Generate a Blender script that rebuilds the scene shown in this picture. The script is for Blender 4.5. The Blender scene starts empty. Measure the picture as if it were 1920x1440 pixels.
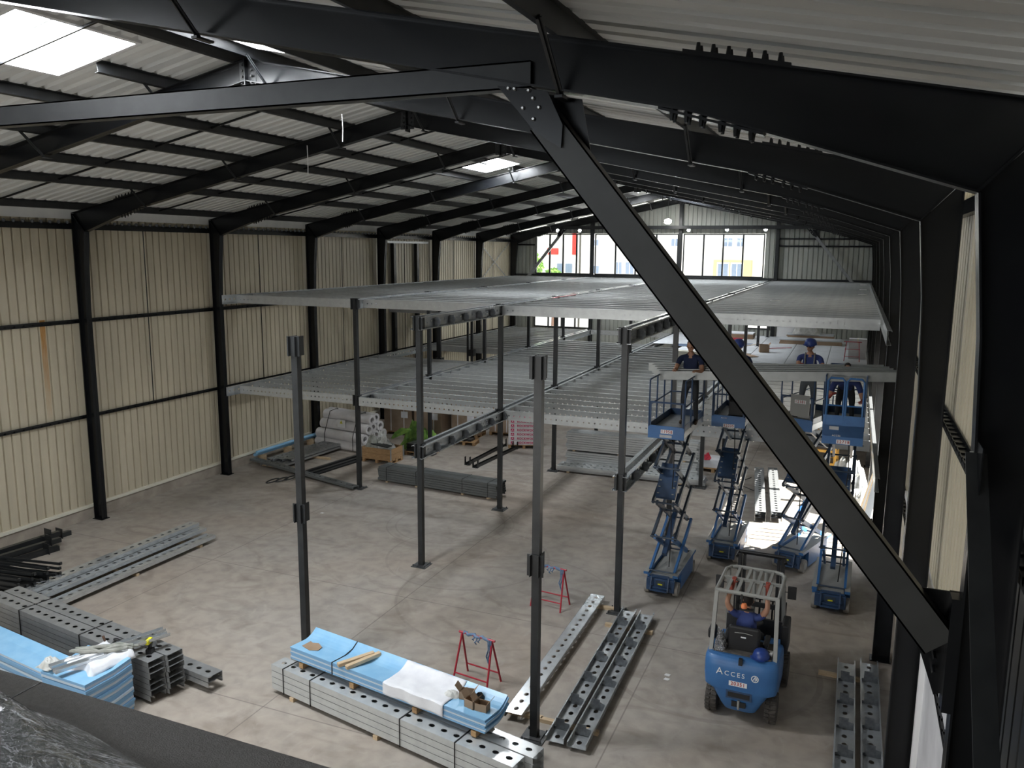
import bpy, bmesh, math, random
from mathutils import Vector, Matrix, Euler
random.seed(7)
SC = bpy.context.scene
COL = SC.collection
PI = math.pi
R = math.radians

# ---------------------------------------------------------------- materials
def mat(name, col, rough=.5, metal=0., col2=None, scale=6., detail=4., bump=0., bscale=40., spec=None, stretch=None, mixlo=.35, mixhi=.65, emit=None, estr=0., coords='Object'):
    m = bpy.data.materials.new(name); m.use_nodes = True
    nt = m.node_tree; b = nt.nodes['Principled BSDF']
    c = (*col, 1)
    b.inputs['Base Color'].default_value = c
    b.inputs['Roughness'].default_value = rough
    b.inputs['Metallic'].default_value = metal
    if spec is not None: b.inputs['Specular IOR Level'].default_value = spec
    if emit:
        b.inputs['Emission Color'].default_value = (*emit, 1); b.inputs['Emission Strength'].default_value = estr
    if col2 or bump:
        tc = nt.nodes.new('ShaderNodeTexCoord'); src = tc.outputs[coords]
        mp = nt.nodes.new('ShaderNodeMapping'); nt.links.new(src, mp.inputs['Vector'])
        if stretch: mp.inputs['Scale'].default_value = stretch
    if col2:
        n = nt.nodes.new('ShaderNodeTexNoise'); n.inputs['Scale'].default_value = scale; n.inputs['Detail'].default_value = detail
        nt.links.new(mp.outputs[0], n.inputs['Vector'])
        r = nt.nodes.new('ShaderNodeValToRGB')
        r.color_ramp.elements[0].position = mixlo; r.color_ramp.elements[1].position = mixhi
        r.color_ramp.elements[0].color = c; r.color_ramp.elements[1].color = (*col2, 1)
        nt.links.new(n.outputs['Fac'], r.inputs['Fac']); nt.links.new(r.outputs['Color'], b.inputs['Base Color'])
    if bump:
        n2 = nt.nodes.new('ShaderNodeTexNoise'); n2.inputs['Scale'].default_value = bscale; n2.inputs['Detail'].default_value = 5
        nt.links.new(mp.outputs[0], n2.inputs['Vector'])
        bp = nt.nodes.new('ShaderNodeBump'); bp.inputs['Strength'].default_value = bump; bp.inputs['Distance'].default_value = .02
        nt.links.new(n2.outputs['Fac'], bp.inputs['Height']); nt.links.new(bp.outputs[0], b.inputs['Normal'])
    return m

M = {}
M['dark'] = mat('dark_primer_steel', (.005,.0055,.007), .27, 0., (.008,.009,.010), 3., spec=.35)
M['dark2'] = mat('charcoal_painted_steel', (.018,.0195,.021), .34, 0., (.027,.029,.030), 5., spec=.4)
M['edge'] = mat('dark_worn_plate', (.05,.055,.06), .45, .3, (.09,.09,.09), 9.)
M['galv'] = mat('galvanised_steel', (.60,.62,.62), .26, .35, (.54,.56,.56), 7., 5)
M['galv_dull'] = mat('dull_galvanised_steel', (.38,.39,.395), .38, .55, (.32,.33,.335), 6., 5)
M['galv_bright'] = mat('new_galvanised_steel', (.66,.69,.71), .2, .7, (.58,.61,.63), 8., 5)
M['galv_dark'] = mat('dark_galvanised_cleat', (.2,.21,.22), .42, .7, (.12,.13,.14), 12.)
M['bolt'] = mat('zinc_bolt', (.6,.6,.58), .3, .9)
M['roof'] = mat('off_white_roof_sheet', (.66,.67,.66), .5, 0., (.74,.74,.72), 1.5, stretch=(.3,2,1))
M['flash'] = mat('cream_flashing', (.72,.69,.58), .4)
M['concrete'] = mat('plinth_concrete', (.42,.37,.31), .9, 0., (.30,.26,.22), 2.5, 8, bump=.3)
M['white'] = mat('white_paint', (.8,.8,.8), .45)
M['plaster'] = mat('white_scuffed_panel', (.66,.66,.68), .6, 0., (.52,.52,.54), 2., 6)
M['blue'] = mat('blue_machine_paint', (.045,.155,.37), .35, 0., (.038,.13,.32), 3.)
M['blue_dk'] = mat('dark_blue_machine_paint', (.035,.075,.16), .38, 0., (.03,.06,.12), 4.)
M['arm'] = mat('slate_blue_scissor_paint', (.05,.07,.10), .35, 0.1, (.03,.045,.07), 5.)
M['black'] = mat('black_plastic', (.012,.012,.013), .5)
M['rubber'] = mat('tyre_rubber', (.05,.045,.04), .85, 0., (.09,.08,.07), 8.)
M['tyre_grey'] = mat('non_marking_tyre', (.33,.31,.28), .8, 0., (.22,.2,.18), 8.)
M['greysteel'] = mat('grey_guard_paint', (.30,.30,.28), .45)
M['film'] = mat('blue_protective_film', (.22,.46,.70), .35, 0., (.28,.52,.74), 5.)
M['film_edge'] = mat('blue_sheet_edges', (.20,.40,.64), .45)
M['film_pale'] = mat('pale_sheet_edges', (.52,.62,.72), .45)
M['wood'] = mat('pale_timber', (.62,.48,.32), .7, 0., (.5,.37,.23), 6., stretch=(1,8,8))
M['pallet'] = mat('pallet_timber', (.46,.29,.14), .75, 0., (.33,.19,.09), 7., stretch=(1,6,6))
M['orangewood'] = mat('orange_rack_paint', (.85,.45,.08), .5)
M['card'] = mat('cardboard', (.34,.24,.16), .8, 0., (.28,.19,.12), 3.)
M['card_wrap'] = mat('wrapped_cardboard', (.27,.19,.13), .32, 0., (.35,.27,.2), 2.5, 6)
M['paper'] = mat('white_paper_sheet', (.80,.81,.84), .7, 0., (.70,.71,.75), 4., bump=.3, bscale=9)
M['cloth'] = mat('white_rumpled_plastic', (.70,.70,.68), .5, 0., (.45,.45,.42), 6., bump=.8, bscale=14)
M['greycloth'] = mat('olive_grey_cloth', (.22,.23,.2), .9, 0., (.33,.33,.30), 7., bump=.6, bscale=14)
M['red'] = mat('red_trestle_paint', (.42,.02,.04), .4)
M['bluerag'] = mat('faded_blue_rag', (.10,.17,.28), .9, 0., (.17,.24,.36), 18., bump=.6)
M['strap'] = mat('black_strap', (.01,.01,.01), .5)
M['skin'] = mat('skin', (.42,.22,.14), .55)
M['navy'] = mat('navy_shirt', (.012,.022,.07), .8)
M['royal'] = mat('blue_work_shirt', (.03,.05,.18), .8)
M['trouser'] = mat('dark_work_trousers', (.02,.022,.026), .85)
M['greytrouser'] = mat('grey_work_trousers', (.10,.11,.12), .85)
M['helmet'] = mat('blue_helmet', (.02,.05,.22), .3)
M['glove'] = mat('red_work_glove', (.30,.06,.04), .8)
M['hair'] = mat('dark_hair', (.015,.01,.008), .8)
M['boot'] = mat('brown_work_boot', (.06,.035,.02), .7)
M['beacon'] = mat('amber_beacon', (.75,.22,.08), .25)
M['green'] = mat('green_foliage', (.10,.22,.04), .7, 0., (.2,.35,.06), 6.)
M['yellow'] = mat('yellow_tool', (.75,.7,.03), .45)
M['magenta'] = mat('crimson_print', (.55,.01,.10), .5)
M['plate_red'] = mat('red_digit_print', (.35,.02,.02), .5)
M['ink'] = mat('dark_print', (.02,.02,.025), .5)
M['wool'] = mat('wrapped_white_pack', (.62,.6,.6), .4, 0., (.72,.7,.7), 4.)
M['slab'] = mat('dark_grey_landing_edge', (.17,.16,.15), .85, 0., (.20,.19,.18), 60., 3, bump=.35, bscale=180)
M['insul'] = mat('foil_insulation', (.6,.6,.58), .35, .5, (.45,.45,.43), 10., bump=.5, bscale=20)
M['lampglass'] = mat('lit_lamp', (.9,.9,.9), .4, emit=(1,.98,.95), estr=30)
M['facade'] = mat('pale_render_facade', (.55,.53,.48), .8, emit=None)
M['facade2'] = mat('cream_render_facade', (.45,.36,.17), .8)
M['redwall'] = mat('red_facade_panel', (.5,.02,.01), .6)
M['winglass'] = mat('facade_window_glass', (.16,.2,.26), .15)
M['asphalt'] = mat('outside_paving', (.45,.44,.42), .9, 0., (.38,.37,.35), 3.)
M['board'] = mat('grey_floor_board', (.50,.52,.54), .55, 0., (.42,.44,.46), 1.2, 6)
M['joist_shaded'] = mat('shaded_galvanised_steel', (.27,.28,.275), .34, .5, (.23,.24,.235), 5.)  # darker copy of the galvanised steel, backlit shade of the bundle in its colour
M['grey_coat'] = mat('grey_primed_steel', (.15,.16,.16), .45, .3, (.13,.14,.14), 4.)
M['brace'] = mat('olive_grey_brace_paint', (.036,.037,.035), .4, 0., (.046,.047,.045), 3., spec=.4)
M['rust'] = mat('rusty_steel', (.12,.06,.035), .8, 0., (.07,.04,.03), 9.)
M['clearwrap'] = None

def clear_film(name, rough=.08, tint=(.9,.92,.95), alpha=.28):
    m = bpy.data.materials.new(name); m.use_nodes = True; nt = m.node_tree; nt.nodes.clear()
    o = nt.nodes.new('ShaderNodeOutputMaterial'); mx = nt.nodes.new('ShaderNodeMixShader')
    tr = nt.nodes.new('ShaderNodeBsdfTransparent'); tr.inputs[0].default_value = (*tint, 1)
    gl = nt.nodes.new('ShaderNodeBsdfGlossy'); gl.inputs['Roughness'].default_value = rough
    fr = nt.nodes.new('ShaderNodeLayerWeight'); fr.inputs['Blend'].default_value = alpha
    tc = nt.nodes.new('ShaderNodeTexCoord'); n = nt.nodes.new('ShaderNodeTexNoise'); n.inputs['Scale'].default_value = 9; n.inputs['Detail'].default_value = 6
    n.inputs['Distortion'].default_value = 1.2
    mp = nt.nodes.new('ShaderNodeMapping'); mp.inputs['Scale'].default_value = (1, 3.5, 1)
    bp = nt.nodes.new('ShaderNodeBump'); bp.inputs['Strength'].default_value = 1.; bp.inputs['Distance'].default_value = .09
    nt.links.new(tc.outputs['Object'], mp.inputs[0]); nt.links.new(mp.outputs[0], n.inputs['Vector'])
    nt.links.new(n.outputs['Fac'], bp.inputs['Height']); nt.links.new(bp.outputs[0], gl.inputs['Normal']); nt.links.new(bp.outputs[0], fr.inputs['Normal'])
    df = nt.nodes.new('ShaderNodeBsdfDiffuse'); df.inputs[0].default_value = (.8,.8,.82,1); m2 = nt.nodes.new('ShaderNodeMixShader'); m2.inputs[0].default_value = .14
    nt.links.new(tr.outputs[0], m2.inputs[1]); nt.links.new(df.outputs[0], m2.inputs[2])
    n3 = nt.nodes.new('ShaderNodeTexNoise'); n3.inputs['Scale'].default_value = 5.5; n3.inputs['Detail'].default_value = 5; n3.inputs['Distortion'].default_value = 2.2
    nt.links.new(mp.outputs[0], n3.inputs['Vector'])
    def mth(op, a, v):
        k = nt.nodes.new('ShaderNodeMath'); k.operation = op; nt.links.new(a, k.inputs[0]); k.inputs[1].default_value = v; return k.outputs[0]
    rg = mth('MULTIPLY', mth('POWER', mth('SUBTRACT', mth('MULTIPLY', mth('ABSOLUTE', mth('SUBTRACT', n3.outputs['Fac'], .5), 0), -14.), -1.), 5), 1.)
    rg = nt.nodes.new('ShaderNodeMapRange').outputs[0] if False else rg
    mr = nt.nodes.new('ShaderNodeMapRange'); nt.links.new(mth('ABSOLUTE', mth('SUBTRACT', n3.outputs['Fac'], .5), 0), mr.inputs[0]); mr.inputs[1].default_value = 0; mr.inputs[2].default_value = .022; mr.inputs[3].default_value = .75; mr.inputs[4].default_value = .12  # white lines along noise ridges, glints painted into the film colour
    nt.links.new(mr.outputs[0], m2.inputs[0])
    nt.links.new(fr.outputs['Fresnel'], mx.inputs[0]); nt.links.new(m2.outputs[0], mx.inputs[1]); nt.links.new(gl.outputs[0], mx.inputs[2])
    nt.links.new(mx.outputs[0], o.inputs[0]); return m
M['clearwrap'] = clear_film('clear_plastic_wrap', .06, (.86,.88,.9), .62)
def window_glass():
    m = bpy.data.materials.new('window_glass'); m.use_nodes = True; nt = m.node_tree; nt.nodes.clear()
    o = nt.nodes.new('ShaderNodeOutputMaterial'); mx = nt.nodes.new('ShaderNodeMixShader'); mx.inputs[0].default_value = .06
    tr = nt.nodes.new('ShaderNodeBsdfTransparent'); gl = nt.nodes.new('ShaderNodeBsdfGlossy'); gl.inputs['Roughness'].default_value = .02
    nt.links.new(tr.outputs[0], mx.inputs[1]); nt.links.new(gl.outputs[0], mx.inputs[2]); nt.links.new(mx.outputs[0], o.inputs[0]); return m
M['glass'] = window_glass()

def cream_wall():
    m = mat('cream_ribbed_cladding', (.50,.445,.33), .45, 0., (.57,.51,.38), 1.2, 4, stretch=(1,3,.25), coords='Object')
    nt = m.node_tree; b = nt.nodes['Principled BSDF']; base = b.inputs['Base Color'].links[0].from_socket
    tc = nt.nodes.new('ShaderNodeTexCoord'); sp = nt.nodes.new('ShaderNodeSeparateXYZ'); nt.links.new(tc.outputs['Object'], sp.inputs[0])
    def math_(op, a, c=None):
        n = nt.nodes.new('ShaderNodeMath'); n.operation = op
        for i, v in enumerate((a, c)):
            if v is None: continue
            if isinstance(v, (int, float)): n.inputs[i].default_value = v
            else: nt.links.new(v, n.inputs[i])
        return n.outputs[0]
    # a run of rust below the girt in the bay nearest the stacks
    ny = math_('ABSOLUTE', math_('SUBTRACT', sp.outputs['Y'], 8.98))
    wy = math_('LESS_THAN', ny, .075)
    za = math_('LESS_THAN', sp.outputs['Z'], 5.62); zb = math_('GREATER_THAN', sp.outputs['Z'], 3.0)
    fade = math_('MULTIPLY', math_('SUBTRACT', sp.outputs['Z'], 2.6), .36)
    nz = nt.nodes.new('ShaderNodeTexNoise'); nz.inputs['Scale'].default_value = 3; nz.inputs['Detail'].default_value = 6
    mp = nt.nodes.new('ShaderNodeMapping'); mp.inputs['Scale'].default_value = (1,12,1); nt.links.new(tc.outputs['Object'], mp.inputs[0]); nt.links.new(mp.outputs[0], nz.inputs['Vector'])
    f = math_('MULTIPLY', math_('MULTIPLY', math_('MULTIPLY', wy, za), math_('MULTIPLY', zb, fade)), nz.outputs['Fac'])
    f = math_('MINIMUM', math_('MULTIPLY', f, 1.7), .95)
    mx = nt.nodes.new('ShaderNodeMix'); mx.data_type = 'RGBA'; nt.links.new(f, mx.inputs['Factor'])
    nt.links.new(base, mx.inputs['A']); mx.inputs['B'].default_value = (.42,.19,.03,1); nt.links.new(mx.outputs['Result'], b.inputs['Base Color'])
    return m
M['cream'] = cream_wall()
M['gable'] = mat('grey_green_ribbed_cladding', (.40,.42,.38), .42, 0., (.48,.49,.44), 1.5, 4, stretch=(3,1,.25))

def floor_mat():
    m = bpy.data.materials.new('stained_concrete_floor'); m.use_nodes = True; nt = m.node_tree; b = nt.nodes['Principled BSDF']
    tc = nt.nodes.new('ShaderNodeTexCoord')
    def noise(s, d, dist=0., st=None):
        n = nt.nodes.new('ShaderNodeTexNoise'); n.inputs['Scale'].default_value = s; n.inputs['Detail'].default_value = d; n.inputs['Distortion'].default_value = dist
        mp = nt.nodes.new('ShaderNodeMapping'); mp.inputs['Scale'].default_value = st or (1,1,1)
        nt.links.new(tc.outputs['Object'], mp.inputs[0]); nt.links.new(mp.outputs[0], n.inputs['Vector']); return n.outputs['Fac']
    def ramp(f, stops):
        r = nt.nodes.new('ShaderNodeValToRGB'); nt.links.new(f, r.inputs[0]); e = r.color_ramp.elements
        while len(e) < len(stops): e.new(.5)
        for k, (p, c) in enumerate(stops): e[k].position = p; e[k].color = (*c, 1)
        return r.outputs[0]
    def mix(f, a, c, mode='MIX'):
        n = nt.nodes.new('ShaderNodeMix'); n.data_type = 'RGBA'; n.blend_type = mode
        if isinstance(f, float): n.inputs['Factor'].default_value = f
        else: nt.links.new(f, n.inputs['Factor'])
        nt.links.new(a, n.inputs['A'])
        if isinstance(c, tuple): n.inputs['B'].default_value = (*c, 1)
        else: nt.links.new(c, n.inputs['B'])
        return n.outputs['Result']
    base = ramp(noise(.22, 5, .6), [(.3, (.35,.295,.245)), (.5, (.38,.34,.295)), (.7, (.35,.325,.295))])
    fine = ramp(noise(3.2, 9, .3), [(.3, (.80,.80,.80)), (.55, (1,1,1)), (.8, (1.12,1.12,1.12))])
    c = mix(1., base, fine, 'MULTIPLY')
    blot = ramp(noise(.9, 8, 1.5, (1, 1.6, 1)), [(.52, (0,0,0)), (.72, (.5,.5,.5))])
    c = mix(blot, c, (.19,.155,.125))
    pale = ramp(noise(1.4, 10, 2.4, (1.4, .7, 1)), [(.60, (0,0,0)), (.70, (.45,.45,.45))])
    c = mix(pale, c, (.42,.38,.34))
    # curved tyre scuffs: thin rings about two points of the slab
    def rings(cx, cy, rad, w):
        v = nt.nodes.new('ShaderNodeVectorMath'); v.operation = 'DISTANCE'; nt.links.new(tc.outputs['Object'], v.inputs[0]); v.inputs[1].default_value = (cx, cy, 0)
        s = nt.nodes.new('ShaderNodeMath'); s.operation = 'SUBTRACT'; nt.links.new(v.outputs['Value'], s.inputs[0]); s.inputs[1].default_value = rad
        a = nt.nodes.new('ShaderNodeMath'); a.operation = 'ABSOLUTE'; nt.links.new(s.outputs[0], a.inputs[0])
        l = nt.nodes.new('ShaderNodeMath'); l.operation = 'LESS_THAN'; nt.links.new(a.outputs[0], l.inputs[0]); l.inputs[1].default_value = w
        k = nt.nodes.new('ShaderNodeMath'); k.operation = 'MULTIPLY'; nt.links.new(l.outputs[0], k.inputs[0]); nt.links.new(noise(1.1, 4), k.inputs[1])
        k2 = nt.nodes.new('ShaderNodeMath'); k2.operation = 'MULTIPLY'; nt.links.new(k.outputs[0], k2.inputs[0]); k2.inputs[1].default_value = .45; return k2.outputs[0]
    for (cx, cy, rad, w) in ((10.8, 11.6, 2.0, .03), (9.3, 13.6, 1.5, .025), (9.3, 13.6, 1.75, .02), (12.6, 9.8, 2.4, .03), (17.2, 8.6, 1.9, .05)):
        c = mix(rings(cx, cy, rad, w), c, (.17,.145,.125))
    # saw-cut joints
    sp = nt.nodes.new('ShaderNodeSeparateXYZ'); nt.links.new(tc.outputs['Object'], sp.inputs[0])
    for ax, vals in (('X', (5.2, 10.6, 16.15)), ('Y', (4.2, 8.9, 19.0, 27.5))):
        for v0 in vals:
            s = nt.nodes.new('ShaderNodeMath'); s.operation = 'SUBTRACT'; nt.links.new(sp.outputs[ax], s.inputs[0]); s.inputs[1].default_value = v0
            a = nt.nodes.new('ShaderNodeMath'); a.operation = 'ABSOLUTE'; nt.links.new(s.outputs[0], a.inputs[0])
            l = nt.nodes.new('ShaderNodeMath'); l.operation = 'LESS_THAN'; nt.links.new(a.outputs[0], l.inputs[0]); l.inputs[1].default_value = .012
            k = nt.nodes.new('ShaderNodeMath'); k.operation = 'MULTIPLY'; nt.links.new(l.outputs[0], k.inputs[0]); k.inputs[1].default_value = .6
            c = mix(k.outputs[0], c, (.15,.13,.12))
    nt.links.new(c, b.inputs['Base Color'])
    rr = nt.nodes.new('ShaderNodeMapRange'); nt.links.new(noise(1.6, 6), rr.inputs[0]); rr.inputs[3].default_value = .48; rr.inputs[4].default_value = .8
    nt.links.new(rr.outputs[0], b.inputs['Roughness']); b.inputs['Specular IOR Level'].default_value = .35
    bp = nt.nodes.new('ShaderNodeBump'); bp.inputs['Strength'].default_value = .15; bp.inputs['Distance'].default_value = .01
    nt.links.new(noise(30, 4), bp.inputs['Height']); nt.links.new(bp.outputs[0], b.inputs['Normal'])
    return m
M['floor'] = floor_mat()

# ---------------------------------------------------------------- mesh helpers
class MB:
    def __init__(s): s.v = []; s.f = []; s.mi = []; s.mats = []; s.cur = 0
    def use(s, m):
        m = M[m] if isinstance(m, str) else m
        if m not in s.mats: s.mats.append(m)
        s.cur = s.mats.index(m); return s
    def add(s, vs, fs):
        o = len(s.v); s.v += [tuple(v) for v in vs]; s.f += [tuple(i + o for i in f) for f in fs]; s.mi += [s.cur] * len(fs); return s
    def box(s, x0, x1, y0, y1, z0, z1):
        return s.add([(x0,y0,z0),(x1,y0,z0),(x1,y1,z0),(x0,y1,z0),(x0,y0,z1),(x1,y0,z1),(x1,y1,z1),(x0,y1,z1)],
                     [(0,3,2,1),(4,5,6,7),(0,1,5,4),(1,2,6,5),(2,3,7,6),(3,0,4,7)])
    def obox(s, c, d, rot):
        m = Euler(rot).to_matrix(); h = [Vector(c) + m @ Vector((sx*d[0]/2, sy*d[1]/2, sz*d[2]/2)) for sz in (-1,1) for sy in (-1,1) for sx in (-1,1)]
        return s.add(h, [(0,2,3,1),(4,5,7,6),(0,1,5,4),(1,3,7,5),(3,2,6,7),(2,0,4,6)])
    def bar(s, p, q, w, h, up=(0,0,1)):
        p, q = Vector(p), Vector(q); t = (q-p).normalized(); u = Vector(up)
        if abs(t.dot(u)) > .98: u = Vector((0,1,0)) if abs(t.y) < .9 else Vector((1,0,0))
        a = t.cross(u).normalized(); b = a.cross(t).normalized()
        vs = [e + a*sa*w/2 + b*sb*h/2 for e in (p, q) for sa, sb in ((-1,-1),(1,-1),(1,1),(-1,1))]
        return s.add(vs, [(0,1,2,3),(7,6,5,4),(0,4,5,1),(1,5,6,2),(2,6,7,3),(3,7,4,0)])
    def tube(s, pts, r, n=8, caps=True):
        pts = [Vector(p) for p in pts]; rr = r if isinstance(r, (list, tuple)) else [r]*len(pts)
        vs = []; a = None
        for i, p in enumerate(pts):
            t = (pts[min(i+1, len(pts)-1)] - pts[max(i-1, 0)]).normalized()
            if a is None: a = t.orthogonal().normalized()
            a = (a - t*a.dot(t)).normalized(); b = t.cross(a)
            vs += [p + (a*math.cos(2*PI*k/n) + b*math.sin(2*PI*k/n))*rr[i] for k in range(n)]
        fs = [(i*n+k, i*n+(k+1)%n, (i+1)*n+(k+1)%n, (i+1)*n+k) for i in range(len(pts)-1) for k in range(n)]
        if caps: fs += [tuple(range(n-1, -1, -1)), tuple((len(pts)-1)*n+k for k in range(n))]
        return s.add(vs, fs)
    def prism(s, poly, a0, a1, ax='z'):
        def P(u, v, w): return {'z': (u, v, w), 'y': (u, w, v), 'x': (w, u, v)}[ax]
        n = len(poly); vs = [P(u, v, a0) for u, v in poly] + [P(u, v, a1) for u, v in poly]
        return s.add(vs, [tuple(range(n-1, -1, -1)), tuple(range(n, 2*n))] + [(k, (k+1)%n, n+(k+1)%n, n+k) for k in range(n)])
    def lathe(s, prof, n=20, c=(0,0,0), ax='z', caps=True):
        vs = []
        for r_, z in prof:
            for k in range(n):
                a = 2*PI*k/n; x, y = r_*math.cos(a), r_*math.sin(a)
                p = {'z': (x, y, z), 'y': (x, z, y), 'x': (z, x, y)}[ax]; vs.append((c[0]+p[0], c[1]+p[1], c[2]+p[2]))
        m = len(prof); fs = [(i*n+k, i*n+(k+1)%n, (i+1)*n+(k+1)%n, (i+1)*n+k) for i in range(m-1) for k in range(n)]
        if caps: fs += [tuple(range(n-1, -1, -1)), tuple((m-1)*n+k for k in range(n))]
        return s.add(vs, fs)
    def sphere(s, c, r, n=14, m=8, sc=(1,1,1)):
        prof = [(max(1e-4, math.sin(PI*i/m))*r, -math.cos(PI*i/m)*r) for i in range(m+1)]
        o = len(s.v); s.lathe(prof, n)
        for i in range(o, len(s.v)): x, y, z = s.v[i]; s.v[i] = (c[0]+x*sc[0], c[1]+y*sc[1], c[2]+z*sc[2])
        return s
    def grid(s, nu, nv, fn):
        vs = [fn(i/nu, j/nv) for j in range(nv+1) for i in range(nu+1)]
        return s.add(vs, [(j*(nu+1)+i, j*(nu+1)+i+1, (j+1)*(nu+1)+i+1, (j+1)*(nu+1)+i) for j in range(nv) for i in range(nu)])
    def xf(s, mtx, o=0):
        for i in range(o, len(s.v)): s.v[i] = tuple(mtx @ Vector(s.v[i]))
        return s
    def mesh(s, name, smooth=False):
        me = bpy.data.meshes.new(name); me.from_pydata(s.v, [], s.f)
        for m in (s.mats or [M['dark']]): me.materials.append(m)
        me.polygons.foreach_set('material_index', s.mi)
        bm = bmesh.new(); bm.from_mesh(me); bmesh.ops.recalc_face_normals(bm, faces=bm.faces); bm.to_mesh(me); bm.free()
        if smooth:
            me.polygons.foreach_set('use_smooth', [True]*len(me.polygons))
            try: me.set_sharp_from_angle(angle=R(38))
            except Exception: pass
        me.update(); return me

def obj(name, mb, m=None, parent=None, loc=(0,0,0), rot=(0,0,0), smooth=False, label=None):
    if isinstance(mb, MB):
        if m is not None:
            mb.mats = [M[m] if isinstance(m, str) else m]; mb.mi = [0]*len(mb.f)
        me = mb.mesh(name, smooth)
    else: me = mb
    o = bpy.data.objects.new(name, me); COL.objects.link(o); o.location = loc; o.rotation_euler = rot
    if parent: o.parent = parent
    if label: o['label'] = label
    return o
def tag(o, label, cat, group=None, kind=None):
    o['label'] = label; o['category'] = cat
    if group: o['group'] = group
    if kind: o['kind'] = kind
    return o
def thing(name, label, cat, loc=(0,0,0), rz=0, group=None):
    o = bpy.data.objects.new(name, None); COL.objects.link(o); o.location = loc; o.rotation_euler = (0,0,rz); o.empty_display_size = .2
    return tag(o, label, cat, group)
def struct(name, mb, m=None, **k):
    o = obj(name, mb, m, **k); o['kind'] = 'structure'; return o
def dup(o, loc=None, rot=None, label=None, group=None, parent=None):
    c = o.copy(); COL.objects.link(c)
    if parent is not None: c.parent = parent
    if loc is not None: c.location = loc
    if rot is not None: c.rotation_euler = rot
    if label: c['label'] = label
    if group: c['group'] = group
    for ch in list(o.children): dup(ch, parent=c)
    return c
def bevel(o, w=.01, seg=2):
    b = o.modifiers.new('bevel', 'BEVEL'); b.width = w; b.segments = seg; b.limit_method = 'ANGLE'; return o
ORD = 'first second third fourth fifth sixth seventh eighth ninth tenth eleventh twelfth thirteenth fourteenth fifteenth sixteenth seventeenth eighteenth nineteenth twentieth'.split()
def ordi(n):
    if n <= 20: return ORD[n-1]
    t = {2:'twenty', 3:'thirty', 4:'forty'}[n//10]
    return t + '-' + ORD[n%10-1] if n % 10 else {3:'thirtieth', 4:'fortieth'}[n//10]

def perforated(mb, L, h, pitch, ha, hb, x0=None, t=.004, y=0., seg=12, hz=None):
    """steel web in the XZ plane from y to y+t, with a row of rounded holes (half sizes ha x hb)"""
    n = int((L-.02)//pitch); mgn = (L - n*pitch)/2; hz = h/2 if hz is None else hz
    def quad(xa, xb):
        for yy in (y, y+t): mb.add([(xa,yy,0),(xb,yy,0),(xb,yy,h),(xa,yy,h)], [(0,1,2,3)])
    quad(0, mgn); quad(L-mgn, L)
    for i in range(n):
        cx = mgn + (i+.5)*pitch; w = pitch/2
        ring = []; outer = []
        for k in range(seg):
            a = 2*PI*(k+.5)/seg; c_, s_ = math.cos(a), math.sin(a); ring.append((cx+ha*c_, hz+hb*s_))
            sc = min(w/abs(c_) if abs(c_) > 1e-6 else 9, ((h-hz) if s_ > 0 else hz)/abs(s_) if abs(s_) > 1e-6 else 9)
            outer.append([cx+c_*sc, hz+s_*sc])
        # snap points nearest to the corners
        for qx, qz in ((cx+w,h),(cx-w,h),(cx-w,0),(cx+w,0)):
            j = min(range(seg), key=lambda k: (outer[k][0]-qx)**2 + (outer[k][1]-qz)**2); outer[j] = [qx, qz]
        vs = []
        for yy in (y, y+t): vs += [(a, yy, b) for a, b in ring] + [(a, yy, b) for a, b in outer]
        fs = []
        for k in range(seg):
            k2 = (k+1) % seg
            fs += [(k, k2, seg+k2, seg+k), (2*seg+k, 3*seg+k, 3*seg+k2, 2*seg+k2), (k, 2*seg+k, 2*seg+k2, k2)]
        mb.add(vs, fs)
def channel(L, h=.28, b=.07, pitch=.16, ha=.026, hb=.026, lip=.018, m='galv', seg=8, sides=1, hz=None):
    mb = MB().use(m); perforated(mb, L, h, pitch, ha, hb, seg=seg, hz=hz)
    t = .004
    mb.box(0, L, 0, b*sides, 0, t); mb.box(0, L, 0, b*sides, h-t, h)
    if lip: mb.box(0, L, (b-t)*sides, b*sides, t, lip); mb.box(0, L, (b-t)*sides, b*sides, h-lip, h-t)
    return mb
def text_mesh(body, size, depth=.002, spacing=1.0, bold=0.):
    cu = bpy.data.curves.new('lettering', 'FONT'); cu.body = body; cu.size = size; cu.extrude = depth; cu.align_x = 'CENTER'; cu.align_y = 'CENTER'; cu.space_character = spacing; cu.offset = bold
    cu.resolution_u = 3
    o = bpy.data.objects.new('lettering', cu); COL.objects.link(o); bpy.context.view_layer.update()
    me = bpy.data.meshes.new_from_object(o.evaluated_get(bpy.context.evaluated_depsgraph_get())); bpy.data.objects.remove(o); bpy.data.curves.remove(cu); return me
def lettering(body, size, m, parent, loc, rot, spacing=1., bold=0., name='lettering'):
    me = text_mesh(body, size, .0015, spacing, bold); me.materials.clear(); me.materials.append(M[m]); return obj(name, me, None, parent, loc, rot)
# ================================================================ the hall
W = 20.25; D = 5.0; YG = 40.35; YB = -9.0
def roofz(x): return 8.38 + .2024*(x if x < W/2 else W-x)
struct('floor', MB().box(-.6, W+.6, YB, YG+.3, -.2, 0), 'floor')

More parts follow.
